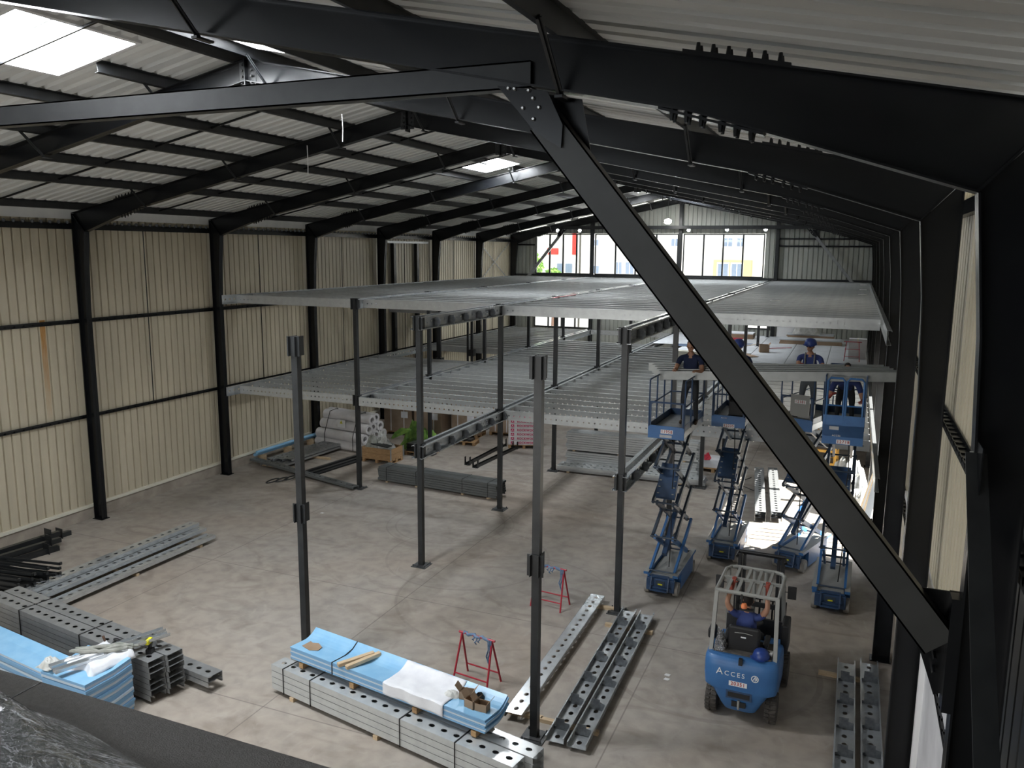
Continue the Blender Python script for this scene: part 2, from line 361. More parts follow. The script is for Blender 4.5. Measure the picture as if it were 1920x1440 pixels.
def ribbed(length, prof_fn, pitch=.245, depth=.055, flat=.195, slope=.009):
    """profile points along a run: list of (s, off) with off 0 = inner pan, depth = outer groove"""
    pts = []; s = 0.
    while s < length:
        for a, o in ((0, 0), (flat, 0), (flat+slope, depth), (pitch-slope, depth)):
            if s+a <= length: pts.append((s+a, o))
        s += pitch
    pts.append((length, 0)); return pts
def wall_sheet(mb, y0, y1, z0, z1, x, sgn):
    pts = ribbed(y1-y0, None)
    vs = []
    for s, o in pts: vs += [(x+sgn*o, y0+s, z0), (x+sgn*o, y0+s, z1)]
    n = len(pts); mb.add(vs, [(2*i, 2*i+2, 2*i+3, 2*i+1) for i in range(n-1)])
    mb.add([(x+sgn*.06, y0, z0), (x+sgn*.06, y1, z0), (x+sgn*.06, y1, z1), (x+sgn*.06, y0, z1)], [(0,1,2,3)])
def wall_sheet_x(mb, x0, x1, z0, ztop, y, sgn=1):
    pts = ribbed(x1-x0, None); vs = []
    zt = ztop if callable(ztop) else (lambda x: ztop)
    for s, o in pts: vs += [(x0+s, y+sgn*o, z0), (x0+s, y+sgn*o, zt(x0+s))]
    n = len(pts); mb.add(vs, [(2*i, 2*i+2, 2*i+3, 2*i+1) for i in range(n-1)])
    mb.add([(x0, y+sgn*.06, z0), (x1, y+sgn*.06, z0), (x1, y+sgn*.06, zt(x1)), ((x0+x1)/2, y+sgn*.06, zt((x0+x1)/2)), (x0, y+sgn*.06, zt(x0))], [(0,1,2,3,4)])

# left wall
mb = MB(); wall_sheet(mb, YB, YG, .36, 8.42, -.12, -1); struct('wall_left', mb, 'cream')
mb = MB().use('concrete').box(-.3, -.1, YB, YG, 0, .33); mb.use('flash').box(-.2, -.055, YB, YG, .33, .41)
struct('baseboard_left', mb)
# right wall with the open loading door, bay from the fourth to the fifth frame
DY0, DY1, DZ = 15.4, 22.4, 3.5
mb = MB(); wall_sheet(mb, .80, DY0, 3.3, 8.42, W+.12, 1); wall_sheet(mb, DY0, DY1, DZ, 8.42, W+.12, 1); wall_sheet(mb, DY1, YG, .36, 8.42, W+.12, 1)
wall_sheet(mb, 9.9, DY0, .3, 3.3, W+.12, 1)
struct('wall_right', mb, 'cream')
mb = MB(); wall_sheet(mb, YB, .80, 0, 8.42, W+.12, 1); struct('wall_right', mb, 'dark2')
mb = MB().use('concrete'); mb.box(W+.1, W+.3, YB, DY0, 0, .33); mb.box(W+.1, W+.3, DY1, YG, 0, .33)
struct('baseboard_right', mb)
# white scuffed partition panel low on the right wall, between the first two frames
mb = MB().use('plaster').box(W+.04, W+.16, .82, 9.9, .0, 3.3); struct('trim_1', mb)
mb = MB().use('white').box(W-.02, W+.04, 4.7, 4.82, 0, 3.3); mb.box(W-.0, W+.04, .82, 9.9, 3.24, 3.34); struct('trim_2', mb)
# gable walls
XW = [(1.5, 4.83), (5.17, 9.88), (10.27, 14.5)]; ZS, ZH = 6.17, 8.38
mb = MB()
wall_sheet_x(mb, -.15, 1.4, 0, lambda x: roofz(max(0, x))+.12, YG)
wall_sheet_x(mb, 1.4, 14.6, ZH+.08, lambda x: roofz(x)+.12 if x < W/2+.01 else roofz(x)+.12, YG)
wall_sheet_x(mb, 14.6, W+.15, 4.7, lambda x: roofz(min(W, x))+.12, YG)
wall_sheet_x(mb, 1.4, 4.9, 4.7, ZS-.06, YG); wall_sheet_x(mb, 1.4, 4.9, 0, 2.95, YG)
wall_sheet_x(mb, 4.9, 13.8, 0, ZS-.06, YG); wall_sheet_x(mb, 13.8, 15.05, 4.4, ZS-.06, YG); wall_sheet_x(mb, 13.8, 15.05, 0, 3.35, YG); wall_sheet_x(mb, 15.05, W+.15, 0, 4.7, YG)
wall_sheet_x(mb, 13.8, 14.6, 4.4, ZS-.06, YG)
struct('wall_far', mb, 'gable')
mb = MB(); wall_sheet_x(mb, -.15, W+.15, 0, 8.5, YB, -1); struct('wall_near', mb, 'gable')

# windows of the far gable: frame with mullions, and one glazed panel each
wn = 1
for (x0, x1), z0, z1, npan in ((XW[0], ZS, ZH, 4), (XW[1], ZS, ZH, 4), (XW[2], ZS, ZH, 4), ((1.45, 4.82), 3.0, 4.65, 4), ((13.85, 15.0), 3.4, 4.35, 1)):
    mb = MB().use('dark2'); y0, y1 = YG-.06, YG+.06
    mb.box(x0-.06, x1+.06, y0, y1, z0-.07, z0); mb.box(x0-.06, x1+.06, y0, y1, z1, z1+.07); mb.box(x0-.06, x0, y0, y1, z0, z1); mb.box(x1, x1+.06, y0, y1, z0, z1)
    for k in range(1, npan): xx = x0+(x1-x0)*k/npan; mb.box(xx-.04, xx+.04, y0, y1, z0, z1)
    f = struct('window_%d' % wn, mb); obj('pane', MB().box(x0, x1, YG-.004, YG+.004, z0, z1), 'glass', f); wn += 1
# roof: one corrugated slope each side, with openings for the skylights
SKYL = [(7.75, 9.2, -5.4, -3.6), (7.75, 9.35, 1.75, 3.6), (7.55, 8.75, 17.9, 19.75), (7.6, 8.9, 31.2, 33.2)]  # first opening is unseen behind the viewer, added to brighten the ledge
SKYR = [(10.7, 11.6, 3.5, 4.6), (10.95, 12.3, 33.5, 35.5)]
def roof_slope(x0, x1, holes):
    mb = MB(); off = .17; dep = .06; pitch = .3
    ys = []; y = YB
    while y < YG+.3:
        for a, o in ((0, 0), (.18, 0), (.19, dep), (.29, dep)): ys.append((y+a, o))
        y += pitch
    for h in holes:      # snap the profile to the sides of each opening
        for edge in (h[2], h[3]):
            j = min(range(len(ys)), key=lambda k: abs(ys[k][0]-edge)); ys[j] = (edge, ys[j][1])
    xs = sorted({x0, x1, *[h[0] for h in holes], *[h[1] for h in holes]})
    for i in range(len(ys)-1):
        (ya, oa), (yb, ob) = ys[i], ys[i+1]; ym = (ya+yb)/2
        for xa, xb in zip(xs, xs[1:]):
            xm = (xa+xb)/2
            if any(h[0] < xm < h[1] and h[2] < ym < h[3] for h in holes): continue
            za, zb = roofz(xa)+off, roofz(xb)+off
            mb.add([(xa, ya, za+oa), (xb, ya, zb+oa), (xb, yb, zb+ob), (xa, yb, za+ob)], [(0,1,2,3)])
    n = len(xs)
    for xa, xb in zip(xs, xs[1:]):
        for ya, yb in ((YB, holes[0][2]),)+tuple((holes[k][3], holes[k+1][2]) for k in range(len(holes)-1))+((holes[-1][3], YG+.3),)+tuple((h[2], h[3]) for h in holes):
            if any(h[0] <= xa and xb <= h[1]+1e-6 and abs(ya-h[2]) < 1e-6 for h in holes): continue
            mb.add([(xa, ya, roofz(xa)+off+.09), (xb, ya, roofz(xb)+off+.09), (xb, yb, roofz(xb)+off+.09), (xa, yb, roofz(xa)+off+.09)], [(0,1,2,3)])
    return mb
o = struct('ceiling', roof_slope(-.2, W/2, SKYL), 'roof')
o2 = struct('ceiling', roof_slope(W/2, W+.2, SKYR), 'roof')
M['skypane'] = mat('skylight_acrylic', (.95,.96,1.), .5, emit=(.9,.95,1.), estr=9.)
for k, (x0, x1, y0, y1) in enumerate(SKYL+SKYR):
    mb = MB().use('white')
    def zc(x): return roofz(x)+.13
    for a, b_, c_, d_ in ((x0-.06, x0, y0-.06, y1+.06), (x1, x1+.06, y0-.06, y1+.06), (x0, x1, y0-.06, y0), (x0, x1, y1, y1+.06)):
        vs = [(x, y, zc(x)+z) for z in (0, .34) for x, y in ((a, c_), (b_, c_), (b_, d_), (a, d_))]
        mb.add(vs, [(0,3,2,1),(4,5,6,7),(0,1,5,4),(1,2,6,5),(2,3,7,6),(3,0,4,7)])
    ym = (y0+y1)/2; mb.add([(x, y, zc(x)+z) for z in (.26, .30) for x, y in ((x0, ym-.02), (x1, ym-.02), (x1, ym+.02), (x0, ym+.02))], [(0,3,2,1),(4,5,6,7),(0,1,5,4),(1,2,6,5),(2,3,7,6),(3,0,4,7)])
    f = struct('window_%d' % wn, mb); wn += 1
    mb = MB(); xm = (x0+x1)/2; ht = .3
    mb.grid(6, 6, lambda u, v: (x0+(x1-x0)*u, y0+(y1-y0)*v, zc(x0+(x1-x0)*u)+.31+.16*math.sin(PI*u)*math.sin(PI*v)))
    obj('pane', mb, 'skypane', f, smooth=True)
    L = bpy.data.lights.new('skylight_daylight', 'AREA'); L.shape = 'RECTANGLE'; L.size = x1-x0-.1; L.size_y = y1-y0-.1
    L.energy = (74 if y0 > 0 else 30)*(x1-x0)*(y1-y0); L.color = (.93,.97,1.)
    lo = bpy.data.objects.new('skylight_daylight', L); COL.objects.link(lo); lo.location = (xm, ym, zc(xm)+.24); lo.rotation_euler = (0, -math.atan(.2024) if xm < W/2 else math.atan(.2024), 0)  # the first one lights the added unseen opening behind the viewer

# ---------------------------------------------------------------- steel frames
def web_poly(mb, poly, y0, y1): mb.prism(poly, y0, y1, 'y')
TW = .012; FW = .165; FT = .014
def strip(mb, pts, y0, y1, t):
    """flange: a thick ribbon through pts (x,z) between y0 and y1, thickness t added on the left of travel"""
    pts = [Vector((p[0], p[1])) for p in pts]; off = []
    for i, p in enumerate(pts):
        ns = []
        for a, b_ in ((i-1, i), (i, i+1)):
            if 0 <= a and b_ < len(pts): d = (pts[b_]-pts[a]).normalized(); ns.append(Vector((-d.y, d.x)))
        n = sum(ns, Vector((0, 0))); n = n.normalized(); k = 1/max(.5, n.dot(ns[0])); off.append(p + n*t*k)
    for i in range(len(pts)-1):
        q = [pts[i], pts[i+1], off[i+1], off[i]]
        mb.prism([(a.x, a.y) for a in q], y0, y1, 'y')
IN_COL = [(.30, 0), (.29, 5.85), (.345, 7.0), (.43, 7.88)]
IN_RAF = [(.43, 7.88), (1.2, 8.13), (2.2, 8.45)]
def zbot(x): return 8.45 + (x-2.2)*.2078
def make_frame():
    t = thing('portal_frame', 'x', 'steel frame')
    for side in (0, 1):
        mir = (lambda x: W-x) if side else (lambda x: x)
        # column
        mb = MB(); poly = [(mir(x), z) for x, z in [(0, 0)]+[(.30, 0), (.29, 5.85), (.345, 7.0), (.43, 7.88), (0.0, 8.34)]]
        web_poly(mb, poly, -TW/2, TW/2)
        if side: strip(mb, [(mir(x), z) for x, z in reversed(IN_COL)], -FW/2, FW/2, FT)
        else: strip(mb, IN_COL[::-1][::-1], -FW/2, FW/2, FT)
        mb.box(min(mir(0), mir(.014)), max(mir(0), mir(.014)), -FW/2, FW/2, 0, 8.36)
        # knee stiffeners
        q0, q1 = Vector((mir(.43), 0, 7.88)), Vector((mir(.02), 0, 8.33)); mb.bar(q0, q1, FW*.9, .012, (0, 0, 1)) if False else None
        mb.add([(mir(.43), y, 7.88) for y in (-.075, .075)] + [(mir(.02), y, 8.33) for y in (.075, -.075)] + [(mir(.445), y, 7.89) for y in (-.075, .075)] + [(mir(.035), y, 8.34) for y in (.075, -.075)], [(0,1,2,3),(7,6,5,4),(0,4,5,1),(1,5,6,2),(2,6,7,3),(3,7,4,0)])
        mb.box(min(mir(-.02), mir(.34)), max(mir(-.02), mir(.34)), -.13, .13, 0, .02)
        obj('column', mb, 'dark', t)
        # rafter
        mb = MB(); top = [(0, 8.38), (W/2, 10.43)]; bot = IN_RAF + [(W/2, zbot(W/2))]
        web_poly(mb, [(mir(x), z) for x, z in top + bot[::-1]], -TW/2, TW/2)
        bl = [(mir(x), z) for x, z in bot]; tl = [(mir(x), z) for x, z in top]
        strip(mb, bl if not side else bl[::-1], -FW/2, FW/2, FT); strip(mb, (tl if side else tl[::-1]), -FW/2, FW/2, FT)
        mb.box(W/2-.012 if not side else W/2, W/2 if not side else W/2+.012, -.09, .09, 9.98, 10.45)
        obj('rafter', mb, 'dark', t)
        # splice plates with rows of bolts, top and bottom flange, and at the web
        mb = MB(); bm_ = MB()
        for k in range(6):
            for sy in (-.05, .05):
                x = 1.62+.1*k+(.03 if k > 2 else 0); zt = roofz(x); mb.lathe([(.018, -.03), (.018, .0), (.012, .045)], 6, (mir(x), sy, zt+.03))
                x2 = 1.78+.1*k+(.03 if k > 2 else 0); zb = (8.13+(x2-1.2)*.32) if x2 < 2.2 else zbot(x2); mb.lathe([(.012, -.045), (.018, .0), (.018, .03)], 6, (mir(x2), sy, zb-.03))
        for xa, xb, fn, s_ in ((1.55, 2.25, roofz, .018), (1.7, 2.4, lambda x: (8.13+(x-1.2)*.32) if x < 2.2 else zbot(x), -.018)):
            mb.add([(mir(x), y, fn(x)+z) for z in (0, s_) for x, y in ((xa, -.08), (xb, -.08), (xb, .08), (xa, .08))], [(0,3,2,1),(4,5,6,7),(0,1,5,4),(1,2,6,5),(2,3,7,6),(3,0,4,7)])
        obj('splice_plate', mb, 'dark', t)
        # fly braces from the purlins down to the bottom flange
        for x in ((2.6, 5.5, 8.45) if not side else (3.12, 6.42, 9.72)):
            mb = MB(); mb.bar((mir(x), -.5, roofz(x)+.02), (mir(x), -.04, zbot(x)-.03), .05, .012, (1, 0, 0)); mb.bar((mir(x), -.5, roofz(x)+.02), (mir(x), -.04, zbot(x)-.03), .012, .05, (1, 0, 0)); mb.box(mir(x)-.03, mir(x)+.03, -.09, .12, zbot(x)-.05, zbot(x)-.03)
            obj('fly_brace', mb, 'dark2', t)
    mb = MB()
    for s_ in (-1, 1):
        for i in range(4):
            for j in range(2): mb.lathe([(.022, -.02), (.022, .0), (.014, .03)], 6, (W/2+s_*.09, -.012-.02, 10.08+.09*i), 'y') if j == 0 else None
    mb.box(W/2-.16, W/2+.16, -.012, -.006, 10.03, 10.4)
    obj('apex_plate', mb, 'dark2', t)
    return t
fr0 = make_frame(); fr0.location = (0, .06, 0)
fr0['label'] = 'nearest black steel portal frame, huge column at the right edge'; fr0['group'] = 'portal frames down the hall'
for k in range(1, 9):
    lab = 'black steel portal frame, %s one down the hall from the near end' % ordi(k+1) if k < 8 else 'black steel portal frame standing against the windowed far gable'
    dup(fr0, (0, D*k+.06-(.0 if k < 8 else .12), 0), label=lab)
fb = dup(fr0, (0, -5+.06, 0), label='black steel portal frame behind the viewer, roof beam at the top edge')

# purlins: cold-formed Z, running the length of the hall
def purl_mb(segs):
    mb = MB().use('dark2')
    for L0, L1 in segs: mb.box(-.004, .004, L0, L1, -.17, 0); mb.box(0, .065, L0, L1, -.006, 0); mb.box(-.065, 0, L0, L1, -.17, -.164)
    return mb
PU = purl_mb([(YB, YG)]).mesh('purlin')
for side, xs in ((0, (.35, 2.6, 4.05, 5.5, 7.0, 8.45, 9.9)), (1, (3.1, 4.8, 6.4, 8.1, 9.75))):
    for k, x in enumerate(xs):
        X = x if not side else W-x; a = math.atan(.2024)
        hs = [h for h in (SKYR if side else SKYL) if h[0]-.1 < X < h[1]+.1]; pm = PU
        if hs:
            ed = [YB] + [e for h in hs for e in (h[2]-.08, h[3]+.08)] + [YG]; pm = purl_mb(list(zip(ed[::2], ed[1::2]))).mesh('purlin')
        o = obj('purlin', pm, None, None, (X, 0, roofz(X)+.175), (0, -a if not side else a, 0))
        tag(o, 'dark roof purlin, %s up from the %s eave' % (ordi(k+1), 'left' if not side else 'right'), 'purlin', 'roof purlins')
# anti-sag bars between the purlins in mid bay
for k in range(-1, 8):
    for side in (0, 1):
        mb = MB(); x0, x1 = (.4, 9.8) if not side else (W-.4, W-9.8)
        mb.bar((x0, D*k+2.6, roofz(x0)+.08), (x1, D*k+2.6, roofz(x1)+.08), .035, .035)
        o = obj('sag_bar', mb, 'dark')
        w_ = 'the bay over the viewer' if k < 0 else 'the %s bay down the hall' % ordi(k+1)
        tag(o, 'thin black bar between purlins on the %s roof slope, %s' % ('left' if not side else 'right', w_), 'steel bar', 'sag bars in the roof')
# wall girts
for side in (0, 1):
    X = -.06 if not side else W+.06
    for z, nm in ((2.9, 'lower'), (5.52, 'upper')):
        mb = MB().use('dark')
        segs = [(YB, YG)] if not side or z > DZ else [(YB, DY0), (DY1, YG)]
        for a, b_ in segs:
            mb.box(X-.05, X+.05, a, b_, z-.004, z+.004); mb.box(X-.05, X-.042, a, b_, z-.06, z+.02); mb.box(X+.042, X+.05, a, b_, z-.02, z+.06)
            y = a+.12
            while y < b_: mb.box(X-.05, X+.05, y-.01, y+.04, z-.03, z+.02); y += .25
        o = obj('wall_girt', mb); tag(o, '%s horizontal black rail along the %s ribbed wall' % (nm, 'left' if not side else 'right'), 'wall rail', 'horizontal wall rails')
    mb = MB().use('dark').box(X-.06, X+.08, YB, YG, 7.95, 8.05); mb.box(X-.06, X+.06, YB, YG, 8.05, 8.11)
    mb.use('roof').box(X-.03, X-.01, YB, YG, 8.22, 8.5)
    mb.use('galv_dark'); y = YB+.1
    while y < YG: mb.sphere((X+.06, y, 8.13), .045, 8, 5); y += .25
    o = obj('eave_beam', mb); tag(o, 'black eave beam with a row of bosses along the top of the %s wall' % ('left' if not side else 'right'), 'eave beam', 'eave beams')
# thin vertical sag rods on the left wall
for k in range(0, 8):
    mb = MB().tube([(-.03, D*k+2.35, 2.9), (-.03, D*k+2.35, 8.0)], .014, 6)
    o = obj('wall_sag_rod', mb, 'dark'); tag(o, 'thin black upright rod on the left wall in the %s bay from the near end' % ordi(k+1), 'steel rod', 'rods on the left wall')
# door frame posts on the left wall, farther down
for y, w_ in ((26.2, 'nearer'), (28.3, 'farther')):
    o = obj('door_post', MB().box(-.06, .1, y, y+.2, 0, 7.75), 'dark'); tag(o, '%s of two dark upright posts on the left wall between frames' % w_, 'post', 'posts of the blocked door')
o = obj('door_lintel', MB().box(-.06, .06, 25.2, 29.5, 7.75, 7.85), 'galv_dull'); tag(o, 'pale horizontal lintel over the two dark posts on the left wall', 'lintel')
# cross bracing in the last left bay
for a, b_, w_ in (((0, 35.2, 5.6), (0, 39.8, 8.0), 'rising to the far gable'), ((0, 35.2, 8.0), (0, 39.8, 5.6), 'falling to the far gable')):
    o = obj('cross_brace', MB().bar(a, b_, .05, .02, (1,0,0)), 'galv_dull'); tag(o, 'thin diagonal brace on the left wall, ' + w_, 'brace', 'cross braces on the left wall')
# gable columns and rails
for k, x in enumerate((4.99, 10.07, 15.22)):
    mb = MB(); mb.box(x-.09, x+.09, YG-.3, YG-.285, 0, roofz(x)-.05); mb.box(x-.006, x+.006, YG-.29, YG-.08, 0, roofz(x)-.05); mb.box(x-.09, x+.09, YG-.09, YG-.075, 0, roofz(x)-.05)
    o = obj('gable_column', mb, 'dark2'); tag(o, ('dark column in the far gable, left of centre', 'dark column in the middle of the far gable under the ridge', 'dark column in the far gable, right of the windows')[k], 'column', 'gable columns')
for x0, x1, z, l in ((15.3, W-.1, 8.18, 'upper dark rail right of the far windows'), (15.3, W-.1, 7.8, 'lower dark rail right of the far windows'), (0.1, 1.4, 7.8, 'short dark rail left of the far windows')):
    o = obj('gable_rail', MB().box(x0, x1, YG-.1, YG-.02, z-.04, z+.04), 'dark'); tag(o, l, 'wall rail', 'gable rails')
o = obj('sill_beam', MB().box(.1, W-.1, YG-.12, YG-.07, 5.98, 6.09), 'dark2'); tag(o, 'long dark beam under the far gable windows', 'beam')

# trapezoid stiffening at both ends: tie beam, knee braces with gussets
def upn(mb, p, q, w, b_, out):
    """channel from p to q; web faces -out side"""
    p, q = Vector(p), Vector(q); t = (q-p).normalized(); o_ = Vector(out); n = t.cross(o_).normalized()
    mb.bar(p, q, w, .012, out) if False else None
    def slab(c0, c1, d0, d1):
        vs = []
        for e in (p, q):
            for a, b2 in ((c0, d0), (c1, d0), (c1, d1), (c0, d1)): vs.append(e + n*a + o_*b2)
        mb.add(vs, [(0,1,2,3),(7,6,5,4),(0,4,5,1),(1,5,6,2),(2,6,7,3),(3,7,4,0)])
    slab(-w/2, w/2, 0, .01); slab(-w/2, -w/2+.012, 0, b_); slab(w/2-.012, w/2, 0, b_)
for y, e in ((.06, 'near'), (39.75, 'far')):
    mb = MB(); upn(mb, (3.35, y-.05, 8.775), (16.9, y-.05, 8.775), .19, .12, (0, 1, 0)); 
    o = obj('tie_beam', mb, 'dark2'); tag(o, 'dark channel beam slung level under the %s frame, %s' % (('nearest', 'crossing the upper left') if e == 'near' else ('farthest', 'above the gable windows')), 'beam', 'level tie beams')
    for s_ in (0, 1):
        if e == 'near' and s_ == 0: mx = lambda x: W-x
        mx = (lambda x: x) if s_ else (lambda x: W-x)
        t = thing('knee_brace', ('huge dark diagonal channel brace crossing the right half of the photo' if s_ else 'dark diagonal brace under the nearest frame, out beyond the left edge') if e == 'near' else 'slim dark diagonal brace at the far end, %s of the windows' % ('right' if s_ else 'left'), 'brace', (mx(17.0), y, 0), 0, 'diagonal knee braces')
        X0 = mx(17.0); lx = lambda x: mx(x)-X0
        mb = MB(); upn(mb, (lx(17.0), -.07, 8.45), (lx(19.86), -.07, 4.96), .235 if e == 'near' else .16, .13, (0, 1, 0)) if s_ else upn(mb, (lx(19.86), -.07, 4.96), (lx(17.0), -.07, 8.45), .235 if e == 'near' else .16, .13, (0, 1, 0))
        obj('channel', mb, 'brace' if e == 'near' else 'galv_dull', t)
        mb = MB().prism([(lx(x), z) for x, z in ((16.66, 8.70), (17.05, 8.64), (17.17, 8.40), (17.16, 8.24), (16.96, 8.36))], -.1, -.085, 'y'); mb.prism([(lx(x), z) for x, z in ((16.85, 8.68), (17.25, 8.6), (17.36, 8.05), (17.2, 8.2))], .09, .1, 'y'); obj('gusset_plate', mb, 'dark', t)
        for x, z in ((16.752, 8.675), (16.80, 8.668), (16.911, 8.65), (16.945, 8.594), (16.867, 8.531), (16.991, 8.528), (16.95, 8.45)): obj('bolt', MB().lathe([(.009, -.022), (.015, -.012), (.015, .0)], 6, (lx(x), -.1, z), 'y'), 'bolt', t, label='zinc bolt head')
        mb = MB().prism([(lx(x), z) for x, z in ((19.72, 5.3), (19.96, 5.3), (19.96, 4.6), (19.86, 4.55), (19.72, 4.95))], .05, .062, 'y'); mb.box(min(lx(19.9), lx(19.96)), max(lx(19.9), lx(19.96)), -.08, .08, 4.5, 5.3)
        for z in (4.75, 4.85, 5.1): mb.lathe([(.014, 0), (.014, .1)], 6, (lx(19.84), -.05, z), 'y')
        obj('foot_plate', mb, 'dark', t)
# bracing leaving the near right column towards the viewer
t = thing('wall_brace', 'dark flat brace bolted to the nearest right column at the right edge', 'brace', (W-.2, 0, 6.2))
mb = MB().bar((-.1, -.02, .08), (-.1, -3.2, -2.9), .012, .12, (1,0,0)); obj('bar', mb, 'dark2', t)
obj('end_plate', MB().box(-.098, -.09, -.25, .06, -.22, .16), 'dark', t)
for z, y in ((.0, -.05), (-.07, -.13), (.07, .02)): obj('bolt', MB().lathe([(.013, -.03), (.018, -.0)], 6, (-.1, y, z), 'x'), 'bolt', t, label='zinc bolt head')

# lamps
t = thing('high_bay_lamp', 'round lit lamp hanging in the middle under the far ridge', 'lamp', (9.75, 38.2, 9.0))
mb = MB().lathe([(.05, .25), (.09, .16), (.26, 0), (.25, 0), (.08, .15), (.03, .25)], 20); obj('shade', mb, 'greysteel', t, smooth=True)
obj('bulb', MB().sphere((0, 0, .05), .2, 14, 8, (1, 1, .7)), 'lampglass', t, smooth=True); obj('cord', MB().tube([(0, 0, .25), (0, 0, 1.3)], .012, 6), 'black', t)
t0 = None
for k, (x, z) in enumerate(((2.95, 8.62), (4.3, 8.62), (8.3, 8.62), (10.55, 8.64), (12.6, 8.66), (14.6, 8.66))):
    l = 'small lit floodlight on the far gable, %s' % ('first from the left', 'second from the left', 'third from the left, left of the middle column', 'just right of the middle column', 'second from the right', 'rightmost of the row')[k]
    if t0 is None:
        t0 = thing('floodlight', l, 'lamp', (x, YG-.45, z), 0, 'floodlights over the far windows')
        obj('bracket', MB().box(-.02, .02, 0, .32, -.02, .02), 'dark', t0); obj('housing', MB().lathe([(.05, .1), (.1, .04), (.1, 0)], 12, ax='y'), 'dark2', t0); obj('lens', MB().sphere((0, 0, 0), .09, 12, 6, (1, .6, 1)), 'lampglass', t0, smooth=True)
    else: dup(t0, (x, YG-.45, z), label=l)
# a few white cable ends hanging from the roof
for k, (x, y, z0, z1, l) in enumerate(((8.3, 9.0, 9.65, 9.05, 'short white cable end hanging from the roof at upper left'), (W-1.35-7.0, 5.0, 9.5, 9.1, 'short white cable end hanging near the ridge'))):
    o = obj('cable_end', MB().tube([(x, y, z0), (x+.01, y, (z0+z1)/2), (x, y, z1)], .008, 6), 'white'); tag(o, l, 'cable', 'cable ends')
# ================================================================ posts, girders and joists of the two raised levels
def post_mb(s=.12, h=6.0):
    return MB().box(-s/2, s/2, -s/2, s/2, .03, h)
def make_post(label, loc, full=True, grp='mezzanine posts'):
    t = thing('mezzanine_post', label, 'post', loc, 0, grp)
    obj('shaft', post_mb(), 'dark2', t)
    mb = MB().use('edge').box(-.19, .19, -.19, .19, 0, .014); mb.box(-.13, .13, -.13, .13, .014, .03)
    for sx in (-1, 1):
        for sy in (-1, 1): mb.lathe([(.014, .014), (.014, .06)], 6, (sx*.15, sy*.15, 0))
    obj('base_plate', mb, None, t)
    for z in (2.84, 5.84):
        mb = MB().use('dark2').box(-.13, .13, -.075, -.061, z-.17, z+.17); mb.box(-.075, -.061, -.13, .13, z-.17, z+.17); mb.box(.061, .075, -.13, .13, z-.17, z+.17)
        if z > 5: mb.box(-.06, .06, -.06, .06, z+.155, z+.165)
        obj('bracket', mb, None, t)
    return t
ROWS = {5: [15.5, 20.2, 25, 30, 35, 39.7], 10: [10.65, 15.35, 20, 25, 30, 35, 39.7], 15: [10.06, 15.1, 20.04, 25, 30, 35, 39.7]}
px = {5: 5.1, 10: 10.02, 15: 15.03}
p0 = make_post('free-standing dark steel post nearest the viewer, foot behind the two bracketed channels', (15.04, 5.2, 0))
dup(p0, (10.3, 5.78, 0), label='free-standing dark steel post rising behind the blue sheet stack')
rown = {5: 'left', 10: 'middle', 15: 'right'}
for X, ys in ROWS.items():
    for k, y in enumerate(ys):
        if X == 10 and y == 35: continue
        dup(p0, (px[X], y, 0), label='dark steel post under the raised decks, %s in the %s row counting from the front' % (ordi(k+1), rown[X]))

JO = channel(4.72, .27, .07, .157, .024, .024, m='galv', seg=8).mesh('joist')
def gird_mesh(L, first=False):
    a = MB().use('galv_bright'); perforated(a, L, .3, .225, .04, .032, seg=10); t = .005
    a.box(0, L, 0, -.085, 0, t); a.box(0, L, 0, -.085, .3-t, .3); a.box(0, L, -.081, -.085, t, .025); a.box(0, L, -.081, -.085, .275, .3-t)
    return a.mesh('channel')
GM = {}
def cleat_mb():
    # stepped bracket standing out from the web
    mb = MB().use('galv_dark')
    poly = [(0, .05), (.045, .05), (.045, .02), (.13, .02), (.13, .07), (.165, .09), (.165, .19), (.13, .21), (.13, .245), (.02, .245), (.02, .20), (0, .2)]
    mb.prism([(-u, v) for u, v in poly], -.003, .003, 'x')      # plane across the girder (local y = out, z up)
    mb.box(-.06, .06, -.008, -.002, .05, .22)
    return mb
CL = cleat_mb().mesh('cleat')
def girder(X, ya, yb, z, label, cleats=(), grp=None, w=.065):
    L = yb-ya
    key = round(L, 2)
    if key not in GM: GM[key] = gird_mesh(L)
    t = thing('girder', label, 'girder', (X, ya, z), 0, grp)
    # local x of the channel runs along world +y
    a = obj('channel', GM[key], None, t, (w, 0, 0), (0, 0, R(90)))         # flanges (-y local) -> world +x
    b = obj('channel', GM[key], None, t, (-w, L, 0), (0, 0, R(-90)))
    for c in cleats:
        obj('cleat', CL, None, t, (w+.006, c-ya, 0), (0, 0, R(90))); obj('cleat', CL, None, t, (-w-.006, c-ya, 0), (0, 0, R(-90)))
    return t
lv = (('upper', 5.69), ('lower', 2.675))
